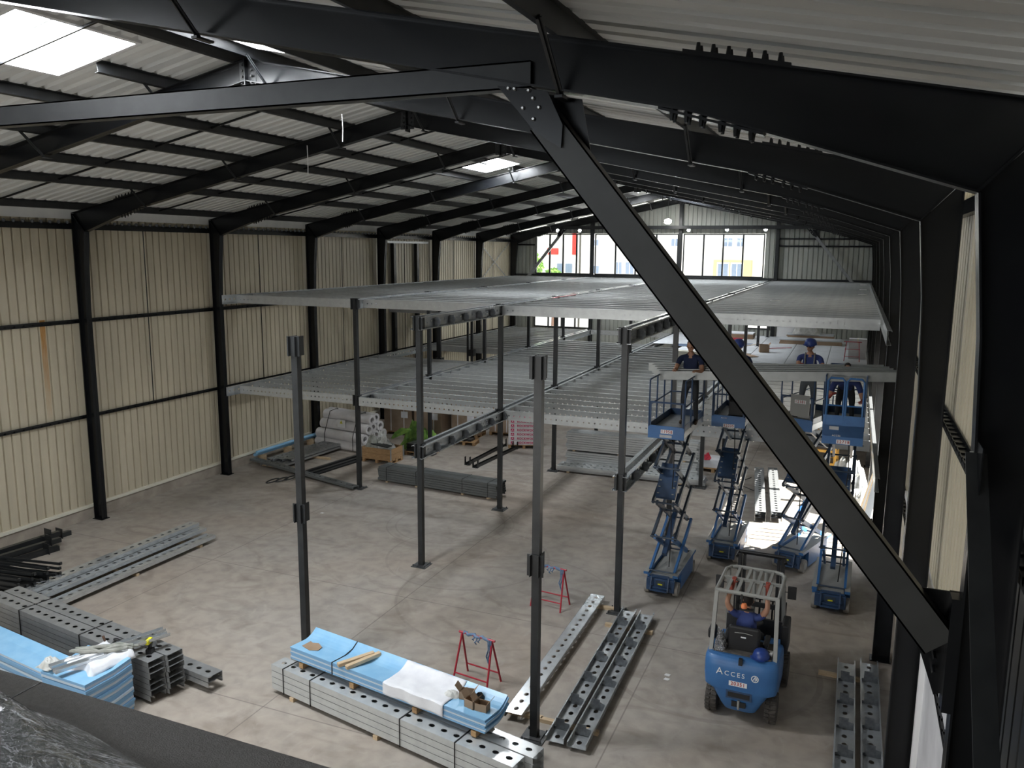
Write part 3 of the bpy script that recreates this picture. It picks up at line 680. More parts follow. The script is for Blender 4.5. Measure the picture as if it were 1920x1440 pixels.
for lname, z in lv:
    for X, ys in ROWS.items():
        ends = ys + [YG-.35]
        for k in range(len(ys)-1):
            ya, yb = ys[k], ys[k+1]
            cl = ()
            if k == 0 and X == 10: cl = [11.25, 12.03, 12.8, 13.63, 14.45, 15.28]
            if k == 0 and X == 15: cl = [10.75, 11.55, 12.35, 13.15, 13.95, 14.7]
            if k == 0 and X == 5: cl = [16.1]
            if lname == 'lower' and X == 15 and k > 2: cl = ()
            ya2 = ya - (.15 if k == 0 else 0)
            if X == 5 and k == 0: ya2 = ya-.05
            girder(px[X], ya2, yb, z, 'double channel girder of the %s deck, %s post row, %s span from the front' % (lname, rown[X], ordi(k+1)), cl, 'deck girders')
    for X, w_, y0 in ((.42, 'left', 15.05), (W-.42, 'right', 12.0)):
        k = 0; y = y0
        while y < YG-1:
            yb = min(y+5, YG-.3); a = obj('edge_beam', gird_mesh(yb-y) if round(yb-y, 2) not in GM else GM[round(yb-y, 2)], None, None, (X, y, z), (0, 0, R(90)) if w_ == 'left' else (0, 0, R(90)))
            if w_ == 'left': a.rotation_euler = (0, 0, R(90)); a.location = (X-.1, y, z)
            tag(a, 'galvanised edge beam, %s deck, along the %s wall, %s length from the front' % (lname, w_, ordi(k+1)), 'beam', 'deck edge beams'); y = yb; k += 1
BX = [(.42, 5.0), (5.19, 9.93), (10.11, 14.94), (15.12, 19.8)]
bayn = ['leftmost bay', 'second bay from left', 'third bay from left', 'rightmost bay']
Y0 = {'upper': (15.6, 15.75, 15.2, 15.2), 'lower': (15.55, 15.4, 15.35, 15.6)}
jn = {'joist': None}
for lname, z in lv:
    for b, (xa, xb) in enumerate(BX):
        y = Y0[lname][b]; k = 1; n = 0
        while y < YG-.35:
            skip = False
            if lname == 'lower':
                if b == 0 and 24.3 < y < 28.9: skip = True
                if b == 1 and y > 34.3: skip = True
                if b == 2 and y > 33.5: skip = True
                if b == 3 and y > 26.5: skip = True
            if not skip:
                o = obj('joist', JO, None, None, (xa+.02, y, z+.012)); o.scale = ((xb-xa-.04)/4.72, 1, 1)
                tag(o, 'joist of the %s deck, %s from the front, %s' % (lname, ordi(k), bayn[b]), 'joist', 'joists of the two raised decks')
            y += .79; k += 1
# landing by the left wall between the decks
t = thing('stair_landing', 'small galvanised landing between the two decks against the left wall', 'landing', (.3, 25.4, 4.75))
mb = MB().use('galv_dull'); mb.box(0, 2.4, 0, .05, 0, .22); mb.box(0, 2.4, 3.2, 3.25, 0, .22); mb.box(2.35, 2.4, 0, 3.25, 0, .22); obj('edge', mb, None, t)
mb = MB().use('galv')
for k in range(7): mb.box(.02, 2.33, .1+k*.46, .4+k*.46, .18, .225)
obj('tread_plate', mb, None, t)
for yy in (.1, 3.1): obj('leg', MB().use('dark2').box(2.28, 2.36, yy, yy+.08, -4.75, .0), None, t)
for k, (x, y) in enumerate(((2.9, 25.2), (2.9, 28.4))):
    mb = MB().use('dark2').box(-.05, .05, -.05, .05, 0, 5.69); mb.box(-.13, .13, -.13, .13, 2.6, 2.9)
    o = obj('stair_post', mb, None, None, (x, y, 0)); tag(o, 'slim dark post beside the deck opening near the left wall, %s of two' % ('nearer', 'farther')[k], 'post', 'opening posts')
o = obj('trimmer_beam', channel(4.55, .27, .07, .157, .024, .024).mesh('trimmer_beam'), None, None, (.42, 28.75, 2.69)); tag(o, 'galvanised trimmer beam on the far side of the lower deck opening by the left wall', 'beam')
o = obj('trimmer_beam', channel(4.7, .27, .07, .157, .024, .024).mesh('trimmer_beam'), None, None, (5.2, 39.6, 2.69)); tag(o, 'galvanised beam with a row of holes across the lower deck opening at the far gable', 'beam')

# boards laid on the lower deck at the back right
bn = 0
def board(x0, x1, y0, y1, z, l):
    o = obj('floor_board', MB().box(x0, x1, y0, y1, z, z+.022), 'board'); bevel(o, .004, 1); tag(o, l, 'floor board', 'boards laid on the lower deck')
nm = {0: 'left', 1: 'middle', 2: 'right'}
r = 0; y = 26.6
while y < YG-.2:
    y2 = min(y+2.5, YG-.12); r += 1
    for c, (xa, xb) in enumerate(((15.1, 16.7), (16.72, 18.3), (18.32, 19.85))):
        board(xa, xb, y, y2-.01, 2.975, 'pale deck board by the right wall, %s row back, %s of its row' % (ordi(r), nm[c]))
    y = y2
r = 0; y = 31.9
while y < YG-.2:
    y2 = min(y+2.2, YG-.12); r += 1
    for c, (xa, xb) in enumerate(((10.1, 11.7), (11.72, 13.3), (13.32, 15.08))):
        if (r, c) in ((1, 0),): continue
        board(xa, xb, y, y2-.02, 2.975, 'pale deck board in the third bay, %s row back, %s of its row' % (ordi(r), nm[c]))
    y = y2
for k, (x, y, s, l) in enumerate(((11.2, 33.3, .5, 'dark blue'), (13.1, 35.0, .4, 'blue'))):
    o = obj('shadow_patch', MB().box(x, x+1.6, y, y+1.1, 3.0, 3.004), 'blue_dk'); tag(o, '%s shadow patch laid on the boards, %s' % (l, ('nearer', 'farther')[k]), 'shadow patch')  # thin blue plates stand in for shadows on the boards
# small things on that floor
DZ3 = 2.999
def carton(x, y, z, w, d, h, l, rz=0, m='card', open_=False, cat='carton', grp=None):
    t = thing('carton', l, cat, (x, y, z), rz, grp)
    mb = MB()
    if open_:
        t_ = .006; mb.box(-w/2, w/2, -d/2, -d/2+t_, 0, h); mb.box(-w/2, w/2, d/2-t_, d/2, 0, h); mb.box(-w/2, -w/2+t_, -d/2, d/2, 0, h); mb.box(w/2-t_, w/2, -d/2, d/2, 0, h); mb.box(-w/2, w/2, -d/2, d/2, 0, t_)
        obj('body', mb, m, t)
        for sx in (-1, 1):
            f = MB().bar((sx*w/2, 0, h), (sx*(w/2+.1*math.cos(.6)), 0, h+.1), .004, d*.98, (0,1,0)) if False else MB().add([(sx*w/2, -d/2, h), (sx*w/2, d/2, h), (sx*(w/2+.07), d/2, h+.09), (sx*(w/2+.07), -d/2, h+.09), (sx*w/2, -d/2, h+.006), (sx*w/2, d/2, h+.006), (sx*(w/2+.07), d/2, h+.096), (sx*(w/2+.07), -d/2, h+.096)], [(0,1,2,3),(4,5,6,7),(0,1,5,4),(1,2,6,5),(2,3,7,6),(3,0,4,7)])
            obj('flap', f, m, t)
    else:
        mb.box(-w/2, w/2, -d/2, d/2, 0, h); bevel(obj('body', mb, m, t), .006); obj('tape', MB().box(-.025, .025, -d/2-.002, d/2+.002, h*.75, h+.002), 'flash', t)
    return t
carton(15.55, 32.7, DZ3, .42, .4, .34, 'open cardboard box on the boards of the lower deck', .2, open_=True)
def flatpack(x, y, z, w, d, n, l, rz, m='card', grp='flat packs on the lower deck'):
    t = thing('flat_pack', l, 'stack of panels', (x, y, z), rz, grp)
    for k in range(n): obj('panel', MB().box(-w/2+.03*(k % 3), w/2+.02*(k % 2), -d/2, d/2, k*.06, k*.06+.055), 'card' if k < n-1 else m, t)
    return t
flatpack(17.3, 37.3, DZ3, 2.9, 1.1, 4, 'long cardboard-edged panel stack on the lower deck, nearest of the two at the right rear', .05, 'board')
flatpack(17.2, 39.3, DZ3, 2.3, .9, 5, 'panel stack against the far gable on the lower deck, under a white plastic heap', 0, 'board')
flatpack(13.6, 38.6, DZ3, 1.7, 1.0, 5, 'panel stack on the lower deck beside a red pallet truck', 0, 'paper')
o = obj('white_board', MB().box(0, .95, 0, .05, 0, 1.0), 'white', None, (15.45, YG-.3, DZ3), (R(-6), 0, 0)); tag(o, 'white square panel leaning against the far gable on the lower deck', 'panel')
def heap(name, x, y, z, w, d, h, m, l, cat, seed=1, n=16, sharp=.25):
    rnd = random.Random(seed); ph = [rnd.uniform(0, 6.3) for _ in range(6)]
    def fn(u, v):
        r_ = math.hypot(u*2-1, v*2-1); base = max(0, 1-r_**2.2)**.7
        nz = 1+sharp*(math.sin(9*u+ph[0])*math.cos(8*v+ph[1]) + .6*math.sin(19*u+ph[2]+5*v)*math.cos(17*v+ph[3]) + .5*rnd.uniform(-1, 1))
        return ((u-.5)*w*(1+.06*math.sin(9*v+ph[4])), (v-.5)*d*(1+.06*math.sin(7*u+ph[5])), h*base*nz)
    mb = MB().grid(n, n, fn)
    # closing skirt under the heap
    mb.grid(2, 2, lambda u, v: ((u-.5)*w*.9, (v-.5)*d*.9, 0))
    o = obj(name, mb, m, None, (x, y, z), smooth=True); return tag(o, l, cat)
heap('plastic_heap', 17.0, 39.2, DZ3+.3, 1.3, .8, .55, 'cloth', 'white crumpled plastic heap on the rear panel stack of the lower deck', 'plastic heap', 3)
def trestle_like(x, y, z, l):
    t = thing('red_stand', l, 'stand', (x, y, z), 0)
    mb = MB()
    for sx in (-.3, .3):
        for sy in (-.25, .25): mb.tube([(sx, sy, 0), (sx*.8, 0, .8)], .015, 6)
    mb.tube([(-.35, 0, .8), (.35, 0, .8)], .018, 6); mb.tube([(-.3, -.2, .2), (.3, -.2, .2)], .012, 6); mb.tube([(-.3, -.1, .5), (.3, -.1, .5)], .012, 6); obj('frame', mb, 'red', t)
    return t
trestle_like(19.25, 31.2, DZ3, 'red tubular stand beside the right wall on the lower deck')
carton(19.45, 32.2, DZ3+.0, .7, .5, .85, 'pale pack standing behind the red stand on the lower deck', 0, 'plaster', cat='pack')
t = thing('pallet_truck', 'red pallet truck parked on the lower deck near the far gable', 'pallet truck', (12.9, 37.4, DZ3))
obj('fork', MB().box(0, 1.1, -.25, -.1, .03, .09), 'red', t); obj('fork', MB().box(0, 1.1, .1, .25, .03, .09), 'red', t)
obj('handle', MB().tube([(-.05, 0, .2), (-.25, 0, 1.05)], .02, 6).tube([(-.25, -.15, 1.05), (-.25, .15, 1.05)], .02, 6), 'red', t); obj('body', MB().prism([(-.12, .05), (.05, .05), (.02, .5), (-.06, .5)], -.22, .22, 'y'), 'red', t)
for k, (p, q, m, l) in enumerate((((14.6, 31.5), (15.3, 30.5), 'card', 'cardboard sheet lying near the open box on the lower deck'), ((15.6, 34.0), (16.6, 34.8), 'red', 'red strip lying near the open box on the lower deck'), ((13.9, 33.2), (14.9, 35.5), 'wood', 'thin wooden lath lying on the lower deck'))):
    o = obj('loose_strip', MB().bar((*p, DZ3+.03), (*q, DZ3+.03), (.6, .07, .05)[k], .02), m); tag(o, l, 'loose piece', 'loose pieces on the lower deck')
o = obj('timber_block', MB().box(0, .95, 0, .5, 0, .3), 'flash', None, (12.2, 29.2, 2.96)); bevel(o, .01); tag(o, 'pale block pack on the lower deck, just behind the lift workers', 'pack')
# white labels left on the upper deck near the right wall
for k, (x, y) in enumerate(((16.7, 21.5), (19.4, 36.5), (19.35, 31.0), (19.3, 27.0))):
    o = obj('paper_tag', MB().box(0, .28, 0, .35, 5.975, 5.99), 'white', None, (x, y, 0)); tag(o, 'small white paper on the upper deck, %s' % ('alone near the right post row', 'farthest, by the right wall', 'second nearest, by the right wall', 'nearest along the right wall', 'beside the farthest one')[k], 'paper', 'papers on the upper deck')
o = obj('red_tape', MB().bar((10.25, 19.0, 5.995), (10.3, 21.2, 5.995), .05, .01), 'red'); tag(o, 'strip of red tape on the upper deck girder', 'tape')

# ================================================================ stacks of channels on the floor
def cnt(name): pass
GC = channel(4.95, .30, .085, .232, .052, .040, lip=.022, m='galv_bright', seg=12).mesh('steel_channel')          # web up when rotated
GD = channel(4.95, .30, .103, .232, .052, .040, lip=.022, m='galv', seg=12).mesh('steel_channel')
GK = channel(5.0, .30, .085, .232, .052, .040, lip=.022, m='galv_dull', seg=12).mesh('steel_channel')
def lay(mesh, x, y, z, rz, label, grp, up=True, L=1.):
    """lay a channel flat, web on top (up) or web at the bottom; origin = start of its length"""
    o = obj('steel_channel', mesh, None, None, (x, y, z), (R(-90) if up else R(90), 0, rz)); o.scale = (L, 1, 1)
    return tag(o, label, 'steel channel', grp)
# 1. four new channels on the floor by the left wall
a1 = math.atan2(4.8, .05)
g = 'galvanised channels lying by the left wall'
lay(GC, 3.72, 5.05, .40, a1, 'perforated channel lying near the left wall, upper left one of the pile', g)
lay(GC, 3.72, 5.05, .20, a1, 'channel lying under the upper left one near the left wall', g)
lay(GC, 3.96, 5.0, .30, a1, 'narrow looking middle channel of the pile near the left wall', g, L=1.01)
lay(GC, 4.34, 4.95, .19, a1, 'perforated channel on the floor, outer right one of the pile near the left wall', g)
for k, y in enumerate((5.2, 7.4, 9.4)):
    o = obj('timber_bearer', MB().box(3.4, 4.35, y, y+.08, 0, .065), 'wood'); tag(o, 'timber bearer under the channels near the left wall, %s from the near end' % ordi(k+1), 'timber', 'bearers under the left pile')
# 2. single channel and the two bracketed channels in front
a2 = math.atan2(10.38-5.46, 14.33-14.40)
lay(GC, 14.73, 5.42, .165, R(90.8), 'perforated channel lying web up on two timbers, left of the bracketed pair', 'single channel')['group'] = ''
for k, (y, w_) in enumerate(((5.62, 'near'), (10.05, 'far'))):
    o = obj('timber_bearer', MB().box(14.35, 15.0, y, y+.09, 0, .065), 'wood'); tag(o, 'timber under the %s end of the single web-up channel' % w_, 'timber', 'timbers under the single channel')
def bracketed(x, y, rz, label, grp, n=6, p=.78):
    t = thing('bracketed_channel', label, 'steel channel', (x, y, 0), rz, grp)
    obj('channel', GC, None, t, (0, 0, .07), (R(90), 0, 0))
    cm = MB().use('galv_dark'); poly = [(-.28, .0), (-.02, 0), (-.02, .045), (-.06, .05), (-.06, .19), (-.2, .19), (-.2, .13), (-.28, .12)]
    cm.prism(poly, -.003, .003, 'x'); cm.box(-.003, .05, -.27, -.03, 0, .006); CMm = cm.mesh('bracket')
    for k in range(n): obj('bracket', CMm, None, t, (.35+k*p, 0, .075))
    return t
bracketed(15.26, 5.08, R(91.2), 'open channel with upright brackets lying by the nearest free post, left one of the pair', 'pair of bracketed channels')
bracketed(15.62, 5.06, R(91.0), 'open channel with upright brackets, right one of the pair by the nearest free post', 'pair of bracketed channels')
for k, y in enumerate((5.6, 9.3)):
    o = obj('timber_bearer', MB().box(14.98, 15.95, y, y+.08, 0, .065), 'wood'); tag(o, 'timber under the bracketed pair, %s end' % ('near', 'far')[k], 'timber', 'timbers under the bracketed pair')
bracketed(19.36, 4.55, R(90), 'open channel with upright brackets at the bottom right of the photo, left one', 'bracketed channels at bottom right')
bracketed(19.74, 4.7, R(90), 'open channel with upright brackets at the bottom right of the photo, right one', 'bracketed channels at bottom right')
for k, y in enumerate((5.2, 9.0)):
    o = obj('timber_bearer', MB().box(19.05, 19.8, y, y+.08, 0, .065), 'wood'); tag(o, 'timber under the bottom right channels, %s end' % ('near', 'far')[k], 'timber', 'timbers under the bottom right channels')
# 3. strapped bundle in the foreground, 4 high and 2 wide (x right, tilted)
a3 = math.atan2(3.95-4.85, 14.95-10.4)
t3 = Vector((math.cos(a3), math.sin(a3), 0)); n3 = Vector((-t3.y, t3.x, 0))
S3 = Vector((10.45, 4.62, 0)); hts = .112
g = 'channels strapped in the foreground bundle'
for c, cl in ((0, 'front'), (1, 'rear')):
    for k in range(4):
        p = S3 + n3*(.325*c) + t3*(.0 if c == 0 else .12)
        z = .07 + hts*(k+1)
        o = lay(GD, p.x, p.y, z, a3, 'galvanised channel in the strapped foreground bundle, %s column, %s from the bottom' % (cl, ordi(k+1)), g)
for k, s in enumerate((.3, .95, 2.9, 3.95)):
    p = S3 + t3*s
    mb = MB(); q = p - n3*.006; e = n3*.665
    mb.bar(q+Vector((0,0,.06)), q+Vector((0,0,.525)), .022, .005, (t3.x, t3.y, 0)); mb.bar(q+Vector((0,0,.523)), q+e+Vector((0,0,.523)), .022, .005, (0,0,1)) ; mb.bar(q+e+Vector((0,0,.06)), q+e+Vector((0,0,.523)), .022, .005, (t3.x, t3.y, 0))
    o = obj('strap', mb, 'strap'); tag(o, 'black strap round the foreground bundle, %s from its left end' % ordi(k+1), 'strap', 'straps of the foreground bundle')
    if k in (0, 2): pass
for k, s in enumerate((.5, 2.4, 4.3)):
    p = S3 + t3*s; mb = MB().bar(p-n3*.02+Vector((0,0,.035)), p+n3*.66+Vector((0,0,.035)), .09, .07); o = obj('timber_bearer', mb, 'wood'); tag(o, 'timber under the foreground bundle, %s from its left end' % ordi(k+1), 'timber', 'timbers under the foreground bundle')
# blue filmed sheets stacked on top, curled edges
B0 = Vector((10.78, 4.72, .55)); aB = math.atan2(3.98-4.68, 14.72-10.74)
tB = Vector((math.cos(aB), math.sin(aB), 0)); nB = Vector((-tB.y, tB.x, 0))
for k, s in enumerate((.25, 1.4, 2.7, 3.8)):
    p = B0 + tB*s; o = obj('timber_block', MB().bar(Vector((p.x, p.y, .585))+nB*.0, Vector((p.x, p.y, .585))+nB*.5, .09, .09), 'pallet'); tag(o, 'timber spacer between the channels and the blue sheets, %s from the left' % ordi(k+1), 'timber', 'spacers under the blue sheets')
LB, WB = 4.0, .60
def prof(v): return .13*max(0, (v-.55)/.45)**1.8 + .02*(1-v)
t = thing('sheet_stack', 'stack of blue-filmed white sheets curling up along its rear edge, on the foreground bundle', 'stack of sheets', (0,0,0))
NS = 7
for s_ in range(NS):
    z0 = .632 + s_*.03; ed_ = 'film_pale' if s_ % 3 == 1 else 'film_edge'; mb = MB().use('film' if s_ == NS-1 else ed_); th = .026
    P_ = lambda u, v, dz: tuple(B0 + tB*(u*LB+.012*((s_*7) % 3)) + nB*(v*WB) + Vector((0, 0, z0-.55+prof(v)+dz)))
    mb.grid(1, 10, lambda u, v: P_(u, v, th)); mb.use(ed_); mb.grid(1, 10, lambda u, v: P_(u, v, 0))
    for v in (0, 1): mb.add([P_(0, v, 0), P_(1, v, 0), P_(1, v, th), P_(0, v, th)], [(0,1,2,3)])
    for u in (0, 1):
        for j in range(10): mb.add([P_(u, j/10, 0), P_(u, (j+1)/10, 0), P_(u, (j+1)/10, th), P_(u, j/10, th)], [(0,1,2,3)])
    obj('sheet', mb, None, t)
ZT = .632 + NS*.03 - .004
def onstack(s, v, dz=0): return B0 + tB*s + nB*(v*WB) + Vector((0, 0, ZT-.55+prof(v)+dz))
o = obj('strap', MB().tube([onstack(.98, -.012, -.2), onstack(.98, -.01, .004), onstack(.98, .5, .004), onstack(.98, .8, .004), onstack(.98, 1., .004)], .009, 6), 'strap'); tag(o, 'black strap across the blue sheet stack', 'strap')
# white cover sheet draped over the middle
t = None
def drape(u, v):
    s = 2.08 + 1.18*u; w_ = -.32 + 1.3*v
    if w_ < 0: p = onstack(s, 0, .004) - nB*(.012+.012*math.sin(14*u)) + Vector((0,0, w_*WB*1.0 - .0))
    else: p = onstack(s, min(w_, 1.0), .006)
    return tuple(p + Vector((0, 0, .004+.005*math.sin(23*u+3*v)*math.sin(11*v))))
mb = MB().grid(26, 26, drape); o = obj('cover_sheet', mb, 'paper', smooth=True); o.modifiers.new('solid', 'SOLIDIFY').thickness = .003
tag(o, 'white cover sheet draped over the blue sheets in the foreground', 'cover sheet')
for k, (s, v, rz, L_) in enumerate(((1.3, .38, 62, .62), (1.42, .45, 70, .62))):
    p = onstack(s, v, .07 if k == 0 else .065); o = obj('timber_offcut', MB().box(-L_/2, L_/2, -.04, .04, 0, .06), 'wood', None, (p.x, p.y, p.z-.035), (0, R(-5), aB+R(rz))); bevel(o, .004, 1); tag(o, 'pale timber batten lying across the blue sheets, %s' % ('left one', 'right one')[k], 'timber', 'battens on the blue sheets')
mb = MB(); mb.prism([(-.17, -.08), (.05, -.12), (.18, -.05), (.16, .06), (.02, .12), (-.08, .08), (-.15, .1)], 0, .006); p = onstack(.32, .35, .012); o = obj('cardboard_scrap', mb, 'card', None, tuple(p), (R(4), 0, aB)); tag(o, 'torn brown cardboard scrap at the left end of the blue sheets', 'cardboard')
def onS(s, v, dz=0): p = onstack(s, v, dz); return p.x, p.y, p.z
x, y, z = onS(3.42, .62, .0); carton(x, y, z, .2, .15, .12, 'small open cardboard box with raised lid on the blue sheets, left one', aB+.3, open_=True)
f = MB().add([(-.1, .08, .12), (.1, .08, .12), (.1, .13, .27), (-.1, .13, .27), (-.1, .085, .12), (.1, .085, .12), (.1, .136, .27), (-.1, .136, .27)], [(0,1,2,3),(4,5,6,7),(0,1,5,4),(1,2,6,5),(2,3,7,6),(3,0,4,7)])
x, y, z = onS(3.62, .35, .0); carton(x, y, z, .17, .14, .13, 'small open cardboard box on the blue sheets, middle of the three', aB-.1, open_=True)
x, y, z = onS(3.80, .38, .0); carton(x, y, z, .19, .14, .12, 'small open cardboard box on the blue sheets, nearest the right end', aB+.15, open_=True)
x, y, z = onS(3.2, .5, .0); heap('rag_heap', x, y, z-.005, .26, .2, .08, 'cloth', 'white crumpled rag beside the small boxes on the blue sheets', 'rag', 5)
x, y, z = onS(3.6, .72, .0); heap('black_bag', x, y, z-.005, .2, .15, .09, 'black', 'small black plastic bag behind the small boxes on the blue sheets', 'bag', 6)
# ================================================================ people
def skin_person(name, J, E_, regions, parent=None, head=None, extra=None):
    """J: joint -> (pos, radius, material); E_: list of joint pairs, root first. One continuous skinned surface."""
    names = list(J); me = bpy.data.meshes.new(name)
    me.from_pydata([J[n][0] for n in names], [(names.index(a), names.index(b)) for a, b in E_], [])
    o = bpy.data.objects.new(name, me); COL.objects.link(o)
    sk = o.modifiers.new('skin', 'SKIN'); sk.use_smooth_shade = True
    lay_ = me.skin_vertices[0].data
    for i, n in enumerate(names):
        r_ = J[n][1]; lay_[i].radius = r_ if isinstance(r_, tuple) else (r_, r_); lay_[i].use_root = (i == 0)
    sb = o.modifiers.new('sub', 'SUBSURF'); sb.levels = 2; sb.render_levels = 2
    bpy.context.view_layer.update()
    em = bpy.data.meshes.new_from_object(o.evaluated_get(bpy.context.evaluated_depsgraph_get()))
    bpy.data.objects.remove(o)
    ms = []; 
    for n in names:
        if J[n][2] not in ms: ms.append(J[n][2])
    em.materials.clear()
    for m in ms: em.materials.append(M[m])
    segs = [(Vector(J[a][0]), Vector(J[b][0]), ms.index(J[b][2])) for a, b in E_]
    for p in em.polygons:
        c = p.center; best = None
        for a, b, mi in segs:
            d = b-a; t_ = max(0, min(1, (c-a).dot(d)/max(1e-9, d.length_squared))); dd = (c-(a+d*t_)).length
            if best is None or dd < best[0]: best = (dd, mi)
        p.material_index = best[1]; p.use_smooth = True
    # head detail joined into the same mesh: skull, nose, ears, jaw
    if head:
        hc, fwd, up = Vector(head[0]), Vector(head[1]).normalized(), Vector(head[2]).normalized(); rt_ = fwd.cross(up).normalized()
        mt = Matrix((rt_, fwd, up)).transposed().to_4x4(); mt.translation = hc
        mb = MB().use('skin'); mb.sphere((0, 0, .01), .1, 16, 12, (.78, .95, 1.18)); mb.sphere((0, .045, -.055), .062, 12, 8, (.85, .85, .95)); mb.sphere((0, .1, -.015), .016, 8, 6, (.8, 1, 1.5))
        for s_ in (-1, 1): mb.sphere((s_*.079, -.005, -.01), .024, 8, 6, (.4, .8, 1.2)); 
        mb.use('hair'); mb.sphere((0, -.02, .03), .103, 14, 10, (.79, .93, 1.08)); 
        if head[3] == 'beard': mb.sphere((0, .052, -.075), .06, 12, 8, (.95, .9, .75))
        for s_ in (-1, 1): mb.sphere((s_*.03, .09, .012), .011, 8, 6, (1.2, .6, .7))
        if head[3] == 'glasses':
            mb.use('black'); 
            for s_ in (-1, 1): mb.sphere((s_*.033, .09, .012), .026, 10, 6, (1.1, .5, .7))
            mb.bar((-.08, .02, .015), (-.08, .085, .015), .006, .008).bar((.08, .02, .015), (.08, .085, .015), .006, .008)
        mb.xf(mt); hm = mb.mesh('h', True)
        bm = bmesh.new(); bm.from_mesh(em); n0 = len(em.materials)
        for m in hm.materials: em.materials.append(m)
        f0 = len(bm.faces); bm.from_mesh(hm); bm.faces.ensure_lookup_table()
        for f in bm.faces[f0:]: f.material_index += n0; f.smooth = True
        bm.to_mesh(em); bm.free()
    r = bpy.data.objects.new(name, em); COL.objects.link(r)
    if parent: r.parent = parent
    return r
def fingers(J, E_, w, d, nrm, side, tag_, m='skin', curl=.5):
    """palm and five fingers; w wrist, d direction of the hand, nrm back-of-hand normal, side = thumb side"""
    w, d, nrm = Vector(w), Vector(d).normalized(), Vector(nrm).normalized(); s = d.cross(nrm).normalized()*side
    J['palm'+tag_] = (tuple(w+d*.055), (.034, .018), m); E_.append(('hand'+tag_, 'palm'+tag_))
    for k, (off, ln) in enumerate(((.028, .068), (.010, .078), (-.010, .072), (-.028, .056))):
        a = w+d*.085+s*off; b = a+d*ln*.5-nrm*ln*.18*curl; c = b+d*ln*.32-nrm*ln*.55*curl
        for q, (p, r_) in enumerate(((a, .0105), (b, .009), (c, .0075))): J['f%d%d%s' % (k, q, tag_)] = (tuple(p), r_, m)
        E_ += [('palm'+tag_, 'f%d0%s' % (k, tag_)), ('f%d0%s' % (k, tag_), 'f%d1%s' % (k, tag_)), ('f%d1%s' % (k, tag_), 'f%d2%s' % (k, tag_))]
    a = w+d*.03+s*.04; b = a+d*.03+s*.02-nrm*.015
    J['t0'+tag_] = (tuple(a), .011, m); J['t1'+tag_] = (tuple(b), .009, m); E_ += [('palm'+tag_, 't0'+tag_), ('t0'+tag_, 't1'+tag_)]
def helmet_mb():
    mb = MB().use('helmet'); prof = [(.132, 0), (.130, .03), (.118, .075), (.09, .11), (.05, .13), (.004, .137)]
    mb.lathe(prof, 20); mb.lathe([(.128, -.004), (.138, -.004), (.138, .006), (.128, .006)], 20)
    mb.grid(8, 2, lambda u, v: ((.125+.045*v)*math.sin((u-.5)*1.9), (.125+.05*v)*math.cos((u-.5)*1.9), .004-.008*v)); mb.box(-.018, .018, -.09, .09, .112, .139) if False else None
    mb.use('ink').box(-.05, .05, -.136, -.132, .03, .05)
    return mb
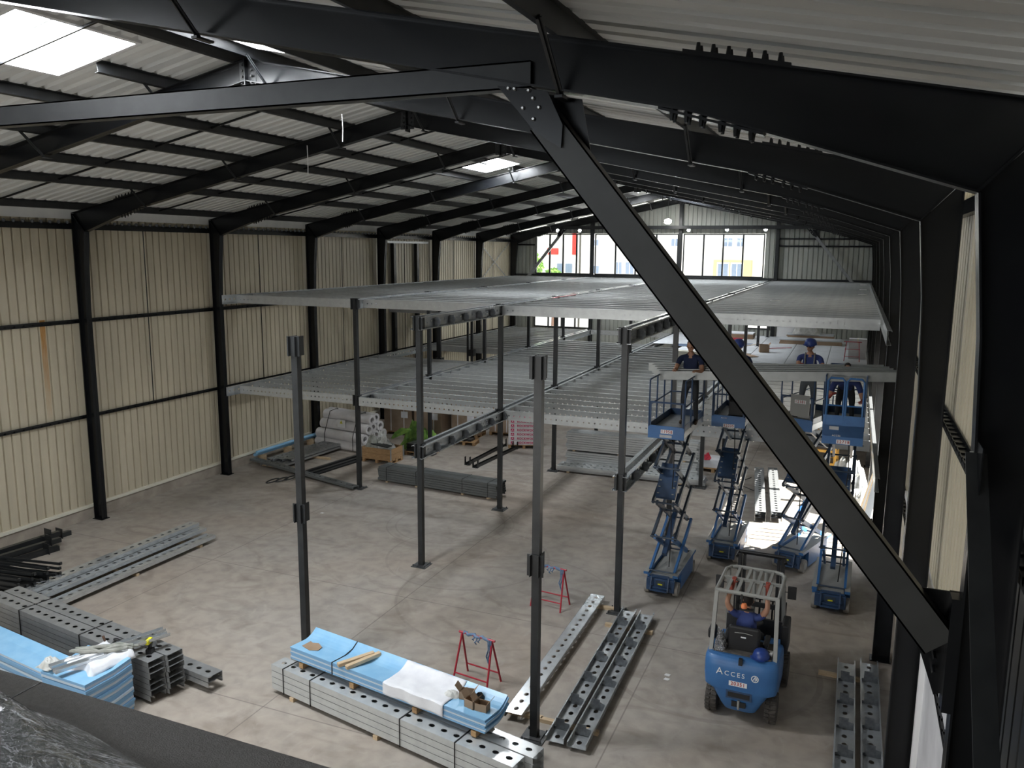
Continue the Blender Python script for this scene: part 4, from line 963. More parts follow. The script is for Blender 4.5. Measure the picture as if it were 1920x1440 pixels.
def worker(label, loc, rz, top, legs, lean, reach, head_kind, helmet=True, hand_m='glove', head_turn=0., gaze=-.35, straps=True, crouch=0.):
    t = thing('person', label, 'person', loc, rz, 'workers on the lifts'); t.scale = (1.05, 1.05, 1.05)
    # local: +y is the way the person faces, z=0 the soles
    k = 1-crouch; hip = (0, -.02-.25*crouch, .93*k); ch = Vector((0, hip[1]+.30*math.sin(lean), hip[2]+.30*math.cos(lean))); sh = Vector((0, hip[1]+.50*math.sin(lean), hip[2]+.50*math.cos(lean)))
    J = {}; E_ = []
    J['hip'] = (hip, (.155, .115), legs); J['belly'] = (tuple((Vector(hip)+ch)/2), (.145, .11), top); J['chest'] = (tuple(ch), (.19, .125), top); J['neck0'] = (tuple(sh+Vector((0, .0, .02))), (.085, .07), top)
    nk = sh+Vector((0, .03, .09)); J['neck'] = (tuple(nk), .052, 'skin'); J['skull'] = (tuple(nk+Vector((0, .02, .06))), .06, 'skin')
    E_ += [('hip', 'belly'), ('belly', 'chest'), ('chest', 'neck0'), ('neck0', 'neck'), ('neck', 'skull')]
    for s_, n in ((-1, 'L'), (1, 'R')):
        J['sh'+n] = (tuple(sh+Vector((s_*.215, 0, -.03))), .072, top); tgt = Vector(reach[0] if s_ < 0 else reach[1])
        a = Vector(J['sh'+n][0]); d = tgt-a; L_ = min(d.length, .54); w = a+d.normalized()*L_; h = math.sqrt(max(.0, .28**2-(L_/2)**2)) if L_ < .56 else 0
        el = (a+w)/2+Vector((s_*.4, -.3, -1)).normalized()*h; up_ = a.lerp(el, .55)
        J['up'+n] = (tuple(up_), .055, top); J['el'+n] = (tuple(el), .043, 'skin'); J['hand'+n] = (tuple(w), .028, hand_m)
        E_ += [('neck0', 'sh'+n), ('sh'+n, 'up'+n), ('up'+n, 'el'+n), ('el'+n, 'hand'+n)]
        fingers(J, E_, w, (w-el), (0, 0, 1), -s_, n, hand_m, .8)
        kx = s_*.13; kn = (kx, hip[1]+.08+.35*crouch, .49*k+.05*crouch); ft = (kx+.01*s_, -.02, .085)
        J['th'+n] = ((s_*.095, hip[1]+.01, hip[2]-.1), .092, legs); J['kn'+n] = (kn, .062, legs); J['cf'+n] = ((kx, (kn[1]+ft[1])/2-.02, (kn[2]+.085)/2+.05), .056, legs); J['an'+n] = (ft, .045, legs); J['hl'+n] = ((ft[0], -.03, .045), .045, 'boot'); J['to'+n] = ((ft[0]+.02*s_, .17, .035), (.042, .032), 'boot')
        E_ += [('hip', 'th'+n), ('th'+n, 'kn'+n), ('kn'+n, 'cf'+n), ('cf'+n, 'an'+n), ('an'+n, 'hl'+n), ('hl'+n, 'to'+n)]
    hc = nk+Vector((0, .045, .15)); fwd = Vector((math.sin(head_turn), math.cos(head_turn), gaze)); up = Vector((0, -gaze, 1))
    skin_person('body', J, E_, None, t, (tuple(hc), fwd, up, head_kind))
    if helmet:
        f = fwd.normalized(); r_ = f.cross(up.normalized()).normalized(); u2 = r_.cross(f)
        h = obj('helmet', helmet_mb(), None, t, smooth=True); mt = Matrix((r_, f, u2)).transposed().to_4x4(); mt.translation = hc+u2*.045; h.matrix_local = mt
    if straps:
        mb = MB()
        for s_ in (-1, 1):
            f0 = ch+Vector((s_*.09, .135, -.1)); f1 = sh+Vector((s_*.10, .085, .03)); f2 = sh+Vector((s_*.10, -.08, .03)); f3 = ch+Vector((s_*.06, -.14, -.05))
            mb.tube([f0, (f0+f1)/2+Vector((0, .025, 0)), f1, (f1+f2)/2+Vector((0, 0, .045)), f2, f3], .016, 6)
        obj('harness_strap', mb, 'flash' if False else 'greycloth', t)
    return t

# ================================================================ scissor lifts
def make_lift(num, label, loc, rz, H=3.72, n=5, variant=0, plate=True):
    t = thing('scissor_lift', label, 'scissor lift', loc, rz, 'blue scissor lifts')
    w, L = .38, 1.85
    # chassis
    mb = MB().use('blue'); mb.box(-w+.1, w-.1, .06, L-.06, .1, .42); mb.use('blue_dk').box(-w+.07, w-.07, .0, .08, .12, .40); mb.use('greysteel').box(-w+.12, w-.12, .1, L-.1, .42, .45)
    bevel(obj('chassis', mb, None, t), .008, 1)
    for s_ in (-1, 1):
        mb = MB().use('blue').box(min(s_*(w-.11), s_*w), max(s_*(w-.11), s_*w), .36, L-.3, .10, .50); mb.use('blue').box(min(s_*(w-.11), s_*w), max(s_*(w-.11), s_*w), .0, L, .47, .53); mb.use('greysteel').box(min(s_*(w-.11), s_*w), max(s_*(w-.11), s_*w), .0, L, .53, .535)
        bevel(obj('side_cover', mb, None, t), .01, 1)
        for y in (.18, L-.17):
            wh = obj('wheel', MB().use('tyre_grey').lathe([(.10, -.06), (.155, -.055), (.16, -.03), (.16, .03), (.155, .055), (.10, .06)], 20, ax='x').use('greysteel').lathe([(.02, -.062), (.085, -.062), (.085, .062), (.02, .062)], 14, ax='x'), None, t, (s_*(w-.06), y, .16), smooth=True)
    mb = MB().use('blue_dk'); mb.box(-.24, .24, -.06, .0, .2, .24); mb.box(-.19, .19, -.13, -.0, .16, .19); mb.bar((-.19, -.11, .17), (-.19, -.02, .46), .025, .025); mb.bar((.19, -.11, .17), (.19, -.02, .46), .025, .025); mb.box(-.2, .2, -.03, .0, .45, .5)
    obj('step', mb, None, t)
    mb = MB().use('arm').box(-.1, .1, -.01, .1, .26, .36); mb.use('yellow').box(-.05, .05, -.014, -.008, .27, .3); obj('control_panel', mb, None, t)
    # scissor stack
    n = 4; z0 = .52; hs = (H-.06-z0)/n; arm = 1.7; dy = math.sqrt(max(.05, arm**2-hs**2)); ya = .16; yb = min(ya+dy, L-.1); 
    for i in range(n):
        za, zb = z0+hs*i, z0+hs*(i+1)
        for s_ in (-1, 1):
            for (xo, p, q) in ((.27, (ya, za), (yb, zb)), (.20, (yb, za), (ya, zb))):
                mb = MB().use('blue' if i == 0 else 'arm'); x = s_*(xo-.02*(i % 2)); mb.bar((x, p[0], p[1]), (x, q[0], q[1]), .045, .085, (1, 0, 0)) if False else mb.bar((x, p[0], p[1]), (x, q[0], q[1]), .05, .10, (0, 0, 1)); obj('scissor_arm', mb, None, t)
        for (py_, pz_, pr_) in ((ya, zb, .02), (yb, zb, .02), ((ya+yb)/2, (za+zb)/2, .026)) + (((ya, za, .02), (yb, za, .02)) if i == 0 else ()):
            obj('cross_pin', MB().use('arm').tube([(-.3, py_, pz_), (.3, py_, pz_)], pr_, 8), None, t)
    # lift cylinder with its perforated carrier plate
    mb = MB().use('blue_dk'); mb.bar((0, ya+.12, z0+hs*.45), (0, yb-.1, z0+hs*1.75), .1, .1); mb.use('bolt').bar((0, yb-.15, z0+hs*1.7), (0, yb-.02, z0+hs*1.9), .05, .05); obj('lift_cylinder', mb, None, t)
    mb = MB().use('blue_dk').bar((0, ya-.02, z0+hs*2.15), (0, ya+.5, z0+hs*2.95), .42, .1)
    for q in range(5):
        for s_ in (-.16, .16): 
            f = .12+.19*q; c = Vector((s_, ya-.02+.52*f, z0+hs*(2.15+.8*f))); mb.use('greysteel').obox(c+Vector((0, -.045, .02)), (.045, .02, .045), (.9, 0, 0))
    obj('carrier_plate', mb, None, t)
    mb = MB().tube([(.12, ya+.1, z0+.1), (.16, ya+.0, z0+hs), (.1, ya+.15, z0+hs*2), (.16, ya, z0+hs*3), (.12, ya+.1, z0+hs*n-.1)], .012, 6); obj('hose', mb, 'black', t)
    # platform
    zf = H
    mb = MB().use('blue_dk'); mb.box(-w, w, .0, L+.08, zf-.06, zf); mb.use('galv_dull').box(-w+.02, w-.02, .03, L+.05, zf, zf+.006); obj('platform_floor', mb, None, t)
    mb = MB().use('blue'); mb.box(-w-.01, w+.01, -.025, 0, zf-.16, zf+.12); 
    if variant != 0: mb.box(-w-.01, w+.01, -.03, -.025, zf-.14, zf+.1)
    bevel(obj('front_fascia', mb, None, t), .006, 1)
    mb = MB().use('blue_dk')
    for s_ in (-1, 1): mb.box(min(s_*w, s_*(w-.012)), max(s_*w, s_*(w-.012)), 0, L+.08, zf, zf+.15)
    mb.box(-w, w, L+.07, L+.08, zf, zf+.15); obj('toe_board', mb, None, t)
    mb = MB().use('galv_dull')
    for s_ in (-1, 1): mb.box(min(s_*w, s_*(w+.006)), max(s_*w, s_*(w+.006)), 0, L+.08, zf-.12, zf+.02)
    obj('side_rail', mb, None, t)
    # guard rails: each side, back, front gate
    r_ = .017
    for s_ in (-1, 1):
        mb = MB().use('blue_dk'); 
        mb.tube([(s_*w, .0, zf), (s_*w, .0, zf+1.08), (s_*w, .04, zf+1.1), (s_*w, L+.04, zf+1.1), (s_*w, L+.08, zf+1.08), (s_*w, L+.08, zf)], r_, 8); mb.tube([(s_*w, 0, zf+.55), (s_*w, L+.08, zf+.55)], r_, 8)
        for y in (.62, 1.25): mb.tube([(s_*w, y, zf), (s_*w, y, zf+1.1)], r_, 8)
        obj('guard_rail', mb, None, t)
    for zz in (1.1, .55): obj('guard_rail', MB().use('blue_dk').tube([(-w, L+.08, zf+zz), (w, L+.08, zf+zz)], r_, 8), None, t)
    mb = MB().use('blue' if variant == 3 else 'blue_dk'); hg = 1.08 if variant == 3 else .62
    if variant == 3:
        for x0 in (-w+.04, .02):
            mb.tube([(x0, -.01, zf+.1), (x0, -.01, zf+1.0), (x0+.05, -.01, zf+1.06), (x0+w-.11, -.01, zf+1.06), (x0+w-.06, -.01, zf+1.0), (x0+w-.06, -.01, zf+.1)], .022, 8); mb.tube([(x0, -.01, zf+.5), (x0+w-.06, -.01, zf+.5)], .016, 8)
        mb.box(-w-.01, w+.01, -.03, -.012, zf-.3, zf+.3); mb.use('galv_dull').box(-w+.12, -w+.3, -.034, -.03, zf+.0, zf+.07)
    else:
        mb.tube([(-w+.01, -.01, zf+.1), (-w+.01, -.01, zf+.62), (w-.01, -.01, zf+.62), (w-.01, -.01, zf+.1)], .024, 8); mb.box(-w+.0, -w+.05, -.02, 0, zf, zf+.62); mb.box(w-.05, w-.0, -.02, 0, zf, zf+.62)
    obj('entry_gate', mb, None, t)
    if variant in (1, 2):
        bevel(obj('control_box', MB().use('black' if variant == 1 else 'greysteel').box(-.02, .32, .1, .28, zf+.08, zf+.45), None, t), .01, 1)
    # number plate
    pw, ph = .26, .085
    pz = {0: zf-.0, 1: zf-.12, 2: zf+.52, 3: zf-.24}[variant]; py = {0: -.028, 1: -.034, 2: -.04, 3: -.036}[variant]; pxx = .02
    if variant == 2: mb = MB().use('greysteel').box(-.14, .30, -.036, -.02, zf+.18, zf+.68); obj('manual_box', mb, None, t); pxx = .09
    npz = obj('number_plate', MB().box(pxx-pw/2, pxx+pw/2, py-.004, py, pz-ph/2, pz+ph/2), 'white', t)
    lettering(num, .088, 'plate_red', npz, (pxx, py-.006, pz), (R(90), 0, 0), 1.12, .001)
    if variant in (0, 1):
        lettering('ACCES', .04, 'white', t, (-.1 if variant else 0, -.034 if variant else -.028, zf+.06 if variant else zf-.09), (R(90), 0, 0), 1.2)
        if variant == 0: obj('model_plate', MB().box(-.13, .13, -.03, -.026, zf-.13, zf-.07), 'galv_dull', t)
    if variant == 3: lettering('ACCES', .05, 'white', t, (-.12, -.036, zf-.12), (R(90), 0, 0), 1.1)
    return t
make_lift('11958', 'blue scissor lift numbered 11958, raised, leftmost of the four', (15.68, 11.18, 0), R(-2), 3.72, 5, 0)
make_lift('12235', 'blue scissor lift numbered 12235, raised, second from the left', (16.62, 13.75, 0), R(-1.5), 3.55, 6, 1)
make_lift('12181', 'blue scissor lift numbered 12181, raised and turned, third from the left', (18.13, 13.85, 0), R(-18), 3.60, 5, 2)
make_lift('12718', 'blue scissor lift numbered 12718 with tall front gate, rightmost of the four', (19.15, 11.8, 0), R(-1), 3.95, 6, 3)

worker('bareheaded man in navy shirt on the leftmost lift, partly behind the brace', (15.97, 12.2, 3.728), R(180), 'navy', 'trouser', .18, ((-.2, .50, 1.2), (.25, .5, 1.2)), '', helmet=False, hand_m='skin', straps=False)
worker('bearded man in blue helmet and dark shirt with braces, second lift from the left', (16.75, 14.15, 3.558), R(176), 'navy', 'trouser', .2, ((-.35, .38, 1.22), (.3, .45, 1.26)), 'beard', head_turn=.1)
worker('man in blue helmet and sunglasses holding the joist bundle, third lift from the left', (18.32, 14.5, 3.608), R(178), 'royal', 'greytrouser', .15, ((-.3, .50, 1.22), (.15, .52, 1.3)), 'glasses', head_turn=.35, gaze=-.2)
worker('man in blue shirt bending down on the rightmost lift, head hidden by the joist bundle', (19.15, 12.9, 3.958), R(180), 'royal', 'trouser', 1.25, ((-.3, .62, .5), (.25, .55, .6)), 'x', crouch=.25, straps=False, helmet=False)

# joists carried by the workers, resting across the guard rails
JB = channel(4.85, .27, .075, .157, .001, .001, lip=.02, m='galv_dull', seg=6).mesh('joist')
CJ = MB().use('joist_shaded'); CJ.box(0, 4.85, 0, .004, 0, .2); CJ.box(0, 4.85, 0, .08, 0, .004); CJ.box(0, 4.85, 0, .08, .196, .2); CJ.box(0, 4.85, .076, .08, .004, .024); CJ.box(0, 4.85, .076, .08, .176, .196); CJM = CJ.mesh('joist')
for k in range(5):
    y = 11.95+.10*k; x = 15.32-.075*k-(.0 if k < 4 else .03)
    o = obj('joist', CJM, None, None, (x, y, 4.70+.03*k), (0, R(-3.3)+R(.15*k), R(.35)))
    tag(o, 'loose galvanised joist carried level by the lift workers, %s from the front of the bundle' % ordi(k+1), 'joist', 'joists held by the workers')

# ================================================================ forklift
t = thing('forklift', 'blue battery forklift numbered 20351 seen from behind, driver aboard', 'forklift', (17.92, 6.72, 0), R(-1.5))
FK = t
# counterweight: lofted
secs = [(.20, .26, .16, .60), (.30, .31, .10, .6), (.42, .36, .05, .62), (.56, .44, .02, .7), (.62, .56, .01, .8), (.80, .575, 0, .85), (.98, .575, .0, .85), (1.08, .57, .02, .85), (1.13, .55, .05, .85), (1.15, .50, .10, .85)]
def cw(u, v):
    i = min(int(v*(len(secs)-1)), len(secs)-2); f = v*(len(secs)-1)-i; a, b = secs[i], secs[i+1]; z, hw, y0, y1 = (a[k]+(b[k]-a[k])*f for k in range(4))
    # outline from left-front round the back to right-front
    if u < .22: return (-hw, y1+(y0+.22-y1)*(u/.22), z)
    if u > .78: return (hw, y0+.22+(y1-y0-.22)*((u-.78)/.22), z)
    a_ = PI*(u-.22)/.56; c_, s_ = math.cos(a_), math.sin(a_); e = .42
    return (-hw*abs(c_)**e*(1 if c_ > 0 else -1), y0+.22-.22*abs(s_)**.55, z)
mb = MB().use('blue').grid(40, len(secs)*3-3, cw)
top = [cw(i/40, 1) for i in range(41)]; mb.add(top, [tuple(range(41))]); bot = [cw(i/40, 0) for i in range(41)]; mb.add(bot, [tuple(range(41))])
mb.add([cw(0, v/9) for v in range(10)] + [cw(1, v/9) for v in range(9, -1, -1)], [tuple(range(20))])
cwo = obj('counterweight', mb, None, t, smooth=True)
obj('tow_slot', MB().use('black').box(-.17, .17, .0-.006, .05, .50, .58).use('blue_dk').box(-.2, .2, .0-.002, .04, .47, .61), None, t, (0, .012, 0))
obj('tow_pin', MB().use('black').box(-.11, .11, .03, .1, .33, .42).use('greysteel').tube([(0, .035, .3), (0, .035, .45)], .02, 8), None, t, (0, .0, 0))
obj('latch', MB().box(-.03, .03, -.005, .06, 1.06, 1.165), 'black', t)
pl = obj('number_plate', MB().box(-.14, .14, -.004, .0, -.04, .04), 'white', t, (-.02, -.003, .74))
lettering('20351', .082, 'plate_red', pl, (0, -.006, 0), (R(90), 0, 0), 1.12, .001)
lettering('A', .16, 'white', t, (-.315, -.004, .905), (R(90), 0, 0)); lettering('CCES', .11, 'white', t, (-.08, -.004, .89), (R(90), 0, 0), 1.35)
mb = MB(); mb.lathe([(.045, -.002), (.058, -.002), (.058, .002), (.045, .002), (.045, -.002)], 24, ax='y', caps=False); mb.prism([(-.04, -.035), (-.028, -.035), (.0, .015), (.0, .04)], -.002, .002, 'y'); mb.prism([(.0, .04), (.012, .04), (.012, -.035), (0, -.035)], -.002, .002, 'y'); mb.prism([(.02, -.02), (.034, -.02), (.034, .02), (.02, .03)], -.002, .002, 'y'); obj('round_emblem', mb, 'white', t, (.235, -.003, .885))
# body
mb = MB().use('blue'); mb.box(-.52, .52, .5, 1.45, .45, .95); mb.box(-.53, -.36, .6, 1.5, .3, .62); mb.box(.36, .53, .6, 1.5, .3, .62); bevel(obj('chassis', mb, None, t), .02)
mb = MB().use('rubber').box(-.45, .45, .16, .75, 1.14, 1.17); bevel(obj('battery_cover', mb, None, t), .01)
mb = MB().use('black').box(-.45, .45, 1.3, 1.75, .42, .46); mb.prism([(1.55, .45), (1.75, .45), (1.72, 1.15), (1.6, 1.18)], -.48, .48, 'x'); obj('dashboard', mb, None, t)
mb = MB().use('black').tube([(.0, 1.5, 1.1), (.0, 1.35, 1.2)], .02, 8); mb.lathe([(.15, -.012), (.17, 0), (.15, .012), (.14, 0)], 20, (0, 1.35, 1.22)); obj('steering_wheel', mb, None, t)
# seat
mb = MB().use('black').box(-.26, .24, .42, .95, .95, 1.10); bevel(obj('seat_cushion', mb, None, t), .04, 3)
mb = MB().use('black').prism([(.30, 1.10), (.45, 1.08), (.40, 1.55), (.28, 1.58)], -.26, .24, 'x'); bevel(obj('seat_backrest', mb, None, t), .04, 3)
obj('seat_piping', MB().use('greysteel').tube([(-.15, .275, 1.47), (.0, .272, 1.485), (.13, .275, 1.47)], .006, 6), None, t)
obj('seat_label', MB().box(-.05, .03, .268, .274, 1.40, 1.42), 'white', t)
for s_ in (-1, 1):
    mb = MB().use('black').box(min(s_*.27, s_*.36), max(s_*.27, s_*.36), .45, .85, 1.2, 1.27); bevel(obj('armrest', mb, None, t), .02)
# wheels
def tyre(r_, w_):
    mb = MB().use('rubber').lathe([(r_*.55, -w_/2), (r_*.93, -w_/2), (r_, -w_/2+.02), (r_, w_/2-.02), (r_*.93, w_/2), (r_*.55, w_/2)], 28, ax='x')
    for k in range(22):
        a = 2*PI*k/22
        for s_ in (-1, 1): mb.obox((s_*w_*.27, math.cos(a)*r_, math.sin(a)*r_), (w_*.42, .035, .03), (a, 0, s_*.25))
    mb.use('blue').lathe([(.02, -w_*.3), (r_*.54, -w_*.35), (r_*.54, w_*.35), (.02, w_*.3)], 20, ax='x'); return mb
for s_ in (-1, 1):
    obj('rear_wheel', tyre(.23, .18), None, t, (s_*.47, .42, .235), (0, 0, 0)); obj('front_wheel', tyre(.28, .2), None, t, (s_*.5, 1.72, .285))
# overhead guard
zt = 2.12
posts = (((-.50, .22, 1.12), (-.47, .34, zt)), ((.50, .22, 1.12), (.47, .34, zt)), ((-.48, 1.75, .9), (-.45, 1.35, zt)), ((.48, 1.75, .9), (.45, 1.35, zt)))
for p, q in posts: obj('guard_post', MB().bar(p, q, .06, .075, (0, 1, 0)), 'greysteel', t)
mb = MB(); mb.tube([(-.48, .33, zt), (-.48, 1.3, zt), (-.42, 1.43, zt), (-.3, 1.47, zt), (.3, 1.47, zt), (.42, 1.43, zt), (.48, 1.3, zt), (.48, .33, zt), (-.48, .33, zt)], .032, 8)
mb.bar((-.48, .92, zt), (.48, .92, zt), .06, .04); 
for k in range(5):
    x = -.32+.16*k; mb.bar((x, .34, zt), (x, .92, zt), .05, .03)
for k in range(4):
    x = -.27+.18*k; mb.bar((x, .92, zt), (x, 1.47, zt), .045, .03)
obj('guard_roof', mb, 'greysteel', t)
obj('beacon', MB().use('black').lathe([(.055, 0), (.055, .02), (.0, .02)], 14).use('beacon').lathe([(.048, .02), (.05, .06), (.035, .095), (.005, .1)], 14), None, t, (-.03, .30, 1.88), smooth=True)
obj('beacon_bracket', MB().box(-.1, .12, .27, .37, 1.86, 1.88).box(-.09, -.06, .3, .33, 1.88, zt), 'black', t)
# mast
for s_ in (-1, 1):
    mb = MB().use('black'); x = s_*.37; mb.box(x-.03, x+.03, 2.02, 2.14, .08, 2.16); mb.box(x-s_*.075-.025, x-s_*.075+.025, 2.06, 2.16, .1, 2.12); obj('mast_rail', mb, None, t)
obj('mast_crossbar', MB().use('black').tube([(-.42, 2.0, 2.10), (-.40, 2.12, 2.17), (.40, 2.12, 2.17), (.42, 2.0, 2.10)], .03, 8), None, t)
obj('mast_crossbar', MB().use('black').tube([(-.34, 2.2, 2.12), (.34, 2.2, 2.12)], .025, 8), None, t)
for z0_, z1_ in ((1.2, 1.28), (.2, .3)): obj('mast_crossbar', MB().use('black').box(-.38, .38, 2.02, 2.07, z0_, z1_), None, t)

obj('lift_cylinder', MB().tube([(-.1, 2.1, .1), (-.1, 2.1, 1.9)], .035, 10).tube([(.1, 2.1, .1), (.1, 2.1, 1.9)], .035, 10), 'greysteel', t)
mb = MB().use('black').box(-.5, .5, 2.2, 2.24, .1, .2).box(-.5, .5, 2.2, 2.24, .5, .58)
for k in range(5): x = -.45+.225*k; mb.box(x-.015, x+.015, 2.2, 2.23, .5, 1.3)
mb.box(-.46, .46, 2.2, 2.23, 1.27, 1.3); obj('load_backrest', mb, None, t)
for s_ in (-1, 1): obj('fork', MB().box(s_*.25-.06, s_*.25+.06, 2.24, 2.28, .05, .6).prism([(2.26, .04), (3.3, .04), (3.3, .055), (2.26, .09)], s_*.25-.06, s_*.25+.06, 'x'), 'black', t)
for s_ in (-1, 1):
    bevel(obj('mirror', MB().use('black').box(s_*.60-.07, s_*.60+.07, 1.38, 1.42, 1.72, 1.94).bar((s_*.48, 1.4, 1.83), (s_*.56, 1.4, 1.83), .015, .015), None, t), .01)
mb = MB().use('black').box(.50, .62, .9, 1.35, .95, 1.45); bevel(obj('side_console', mb, None, t), .03)
mb = MB().use('black').box(-.62, -.5, .55, .8, 1.15, 1.32); bevel(obj('side_pouch', mb, None, t), .03)
obj('control_knob', MB().use('white').box(.24, .44, .30, .46, 1.17, 1.19).use('black').lathe([(.06, 1.19), (.05, 1.2), (.02, 1.21), (.02, 1.27), (.005, 1.28)], 14, (.34, .38, 0)), None, t)
# things riding on it
h = obj('spare_helmet', helmet_mb(), None, None, (18.21, 6.93, 1.175), (0, 0, 2.6), smooth=True); tag(h, 'blue helmet lying on the back of the forklift, right of the seat', 'helmet')
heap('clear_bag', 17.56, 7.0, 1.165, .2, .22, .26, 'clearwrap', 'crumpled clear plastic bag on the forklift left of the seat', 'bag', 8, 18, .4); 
# driver, arms up on the guard
t = thing('person', 'forklift driver in blue shirt and red gloves, both arms raised to the overhead guard', 'person', (17.92, 6.72, 0), R(-1.5))
J = {}; E_ = []
J['hip'] = ((-.01, .60, 1.18), (.16, .13), 'trouser'); J['belly'] = ((-.01, .56, 1.34), (.16, .12), 'royal'); J['chest'] = ((-.01, .56, 1.55), (.19, .12), 'royal'); J['neck0'] = ((-.01, .58, 1.68), (.09, .07), 'royal'); J['neck'] = ((-.01, .61, 1.75), .05, 'skin'); J['skull'] = ((-.01, .64, 1.8), .06, 'skin')
E_ += [('hip', 'belly'), ('belly', 'chest'), ('chest', 'neck0'), ('neck0', 'neck'), ('neck', 'skull')]
for s_, n in ((-1, 'L'), (1, 'R')):
    J['sh'+n] = ((-.01+s_*.19, .56, 1.65), .068, 'royal'); J['up'+n] = ((-.01+s_*.26, .52, 1.74), .06, 'royal'); J['el'+n] = ((-.01+s_*.32, .50, 1.86), .045, 'skin'); J['fo'+n] = ((-.01+s_*.30, .62, 1.97), .04, 'skin'); J['hand'+n] = ((-.01+s_*.27, .80, 2.07), .03, 'glove')
    E_ += [('neck0', 'sh'+n), ('sh'+n, 'up'+n), ('up'+n, 'el'+n), ('el'+n, 'fo'+n), ('fo'+n, 'hand'+n)]
    fingers(J, E_, J['hand'+n][0], (0, .5, .9), (0, -.6, .8), -s_, n, 'glove', 1.)
    J['th'+n] = ((s_*.1, .72, 1.16), .095, 'trouser'); J['kn'+n] = ((s_*.16, 1.12, 1.12), .07, 'trouser'); J['sn'+n] = ((s_*.16, 1.25, .85), .058, 'trouser'); J['an'+n] = ((s_*.16, 1.33, .58), .045, 'trouser'); J['to'+n] = ((s_*.17, 1.48, .52), .04, 'boot')
    E_ += [('hip', 'th'+n), ('th'+n, 'kn'+n), ('kn'+n, 'sn'+n), ('sn'+n, 'an'+n), ('an'+n, 'to'+n)]
skin_person('body', J, E_, None, t, ((-.01, .68, 1.88), (0, 1, .35), (0, -.35, 1), 'beard'))
# ================================================================ trestles
def trestle(x, y, rz, l):
    t = thing('trestle', l, 'trestle', (x, y, 0), rz, 'red trestles')
    mb = MB(); h = .86
    obj('top_bar', MB().tube([(-.37, 0, h), (.37, 0, h)], .02, 10), 'red', t)
    for sx in (-1, 1):
        for sy in (-1, 1): obj('leg', MB().tube([(sx*.31, 0, h-.01), (sx*.35, sy*.24, .0)], .018, 8), 'red', t)
    for sy in (-1, 1): obj('stretcher', MB().tube([(-.34, sy*.19, .18), (.34, sy*.19, .18)], .014, 8), 'red', t)
    mb = MB(); rnd = random.Random(int(x*10))
    pts = [(-.28+.055*k, .018*math.sin(k*2.1), h+.012*math.cos(k*1.7)) for k in range(11)]; mb.tube(pts, [.024+.01*rnd.random() for _ in pts], 8)
    for (x0, ln) in ((.0, .14), (.06, .1), (.24, .42), (.27, .5), (.30, .3), (-.05, .08)):
        mb.tube([(x0, -.02, h), (x0+.015, -.03, h-ln*.4), (x0-.02, -.04, h-ln*.7), (x0+.01, -.03, h-ln)], [.016, .012, .016, .006], 6)
    obj('rag_wrapping', mb, 'bluerag', t, smooth=True)
    return t
trestle(13.52, 6.32, R(-8), 'red trestle wrapped in blue rags, nearer one, behind the blue sheets')
trestle(13.62, 9.8, R(-6), 'red trestle wrapped in blue rags, farther one, behind the nearest free post')

# ================================================================ stacks at the lower left
a5 = math.atan2(3.55-4.35, 8.75-3.0)      # runs from the left down to the right end
t5 = Vector((math.cos(a5), math.sin(a5), 0)); n5 = Vector((-t5.y, t5.x, 0))
S5 = Vector((8.86, 3.50, 0)) - t5*5.0
GK2 = channel(5.0, .30, .092, .232, .052, .040, lip=.022, m='galv_dull', seg=12).mesh('steel_channel')
g = 'channels of the tall dark stack at lower left'
for c in (0, 1):
    for k in range(7):
        p = S5 + n5*(.32*c) + t5*(.06*c + .015*((k*5) % 3))
        lay(GK2, p.x, p.y, .05+.1*(k+1), a5, 'perforated channel of the tall stack at the lower left, %s column, %s from the bottom' % (('near', 'far')[c], ordi(k+1)), g)
p = S5 + n5*.72 + t5*.55
for k in range(2): lay(GK, p.x, p.y, .10+.1*(k+1), a5, 'channel of the low pair sticking out behind the tall lower left stack, %s one' % ('lower', 'upper')[k], 'low pair behind the lower left stack')
for k, s in enumerate((1.2, 3.1, 4.2)):
    p = S5 + t5*s; q = p - n5*.008
    mb = MB(); mb.bar(q+Vector((0,0,.05)), q+Vector((0,0,.757)), .022, .005, (t5.x, t5.y, 0)); mb.bar(q+Vector((0,0,.756)), q+n5*.64+Vector((0,0,.756)), .022, .005); o = obj('strap', mb, 'strap'); tag(o, 'black strap round the tall lower left stack, %s from the left' % ordi(k+1), 'strap', 'straps of the lower left stack')
for k, s in enumerate((1.2, 4.2)):
    p = S5 + t5*s; o = obj('timber_bearer', MB().bar(p-n5*.02+Vector((0,0,.025)), p+n5*1.05+Vector((0,0,.025)), .09, .05), 'wood'); tag(o, 'timber under the tall lower left stack, %s' % ('left one', 'right one')[k], 'timber', 'timbers under the lower left stack')
# blue sheets, two stacks
def sheetstack(x, y, rz, L_, w_, n, z0, th, l, name='sheet_stack', curl=.06):
    t = thing(name, l, 'stack of sheets', (x, y, z0), rz)
    for k in range(n):
        ed_ = 'film_pale' if k % 3 == 1 else 'film_edge'; mb = MB().use('film' if k == n-1 else ed_); dx = .008*((k*5) % 4)
        P_ = lambda u, v, dz: (u*L_+dx, (v-.5)*w_+.004*((k*3) % 5), k*th+dz+curl*(2*v-1)**2*0+curl*max(0, v-.6)*2)
        mb.grid(1, 8, lambda u, v: P_(u, v, th*.86)); mb.use(ed_); mb.grid(1, 8, lambda u, v: P_(u, v, 0))
        for v in (0, 1): mb.add([P_(0, v, 0), P_(1, v, 0), P_(1, v, th*.86), P_(0, v, th*.86)], [(0,1,2,3)])
        for u in (0, 1):
            for j in range(8): mb.add([P_(u, j/8, 0), P_(u, (j+1)/8, 0), P_(u, (j+1)/8, th*.86), P_(u, j/8, th*.86)], [(0,1,2,3)])
        obj('sheet', mb, None, t)
    return t
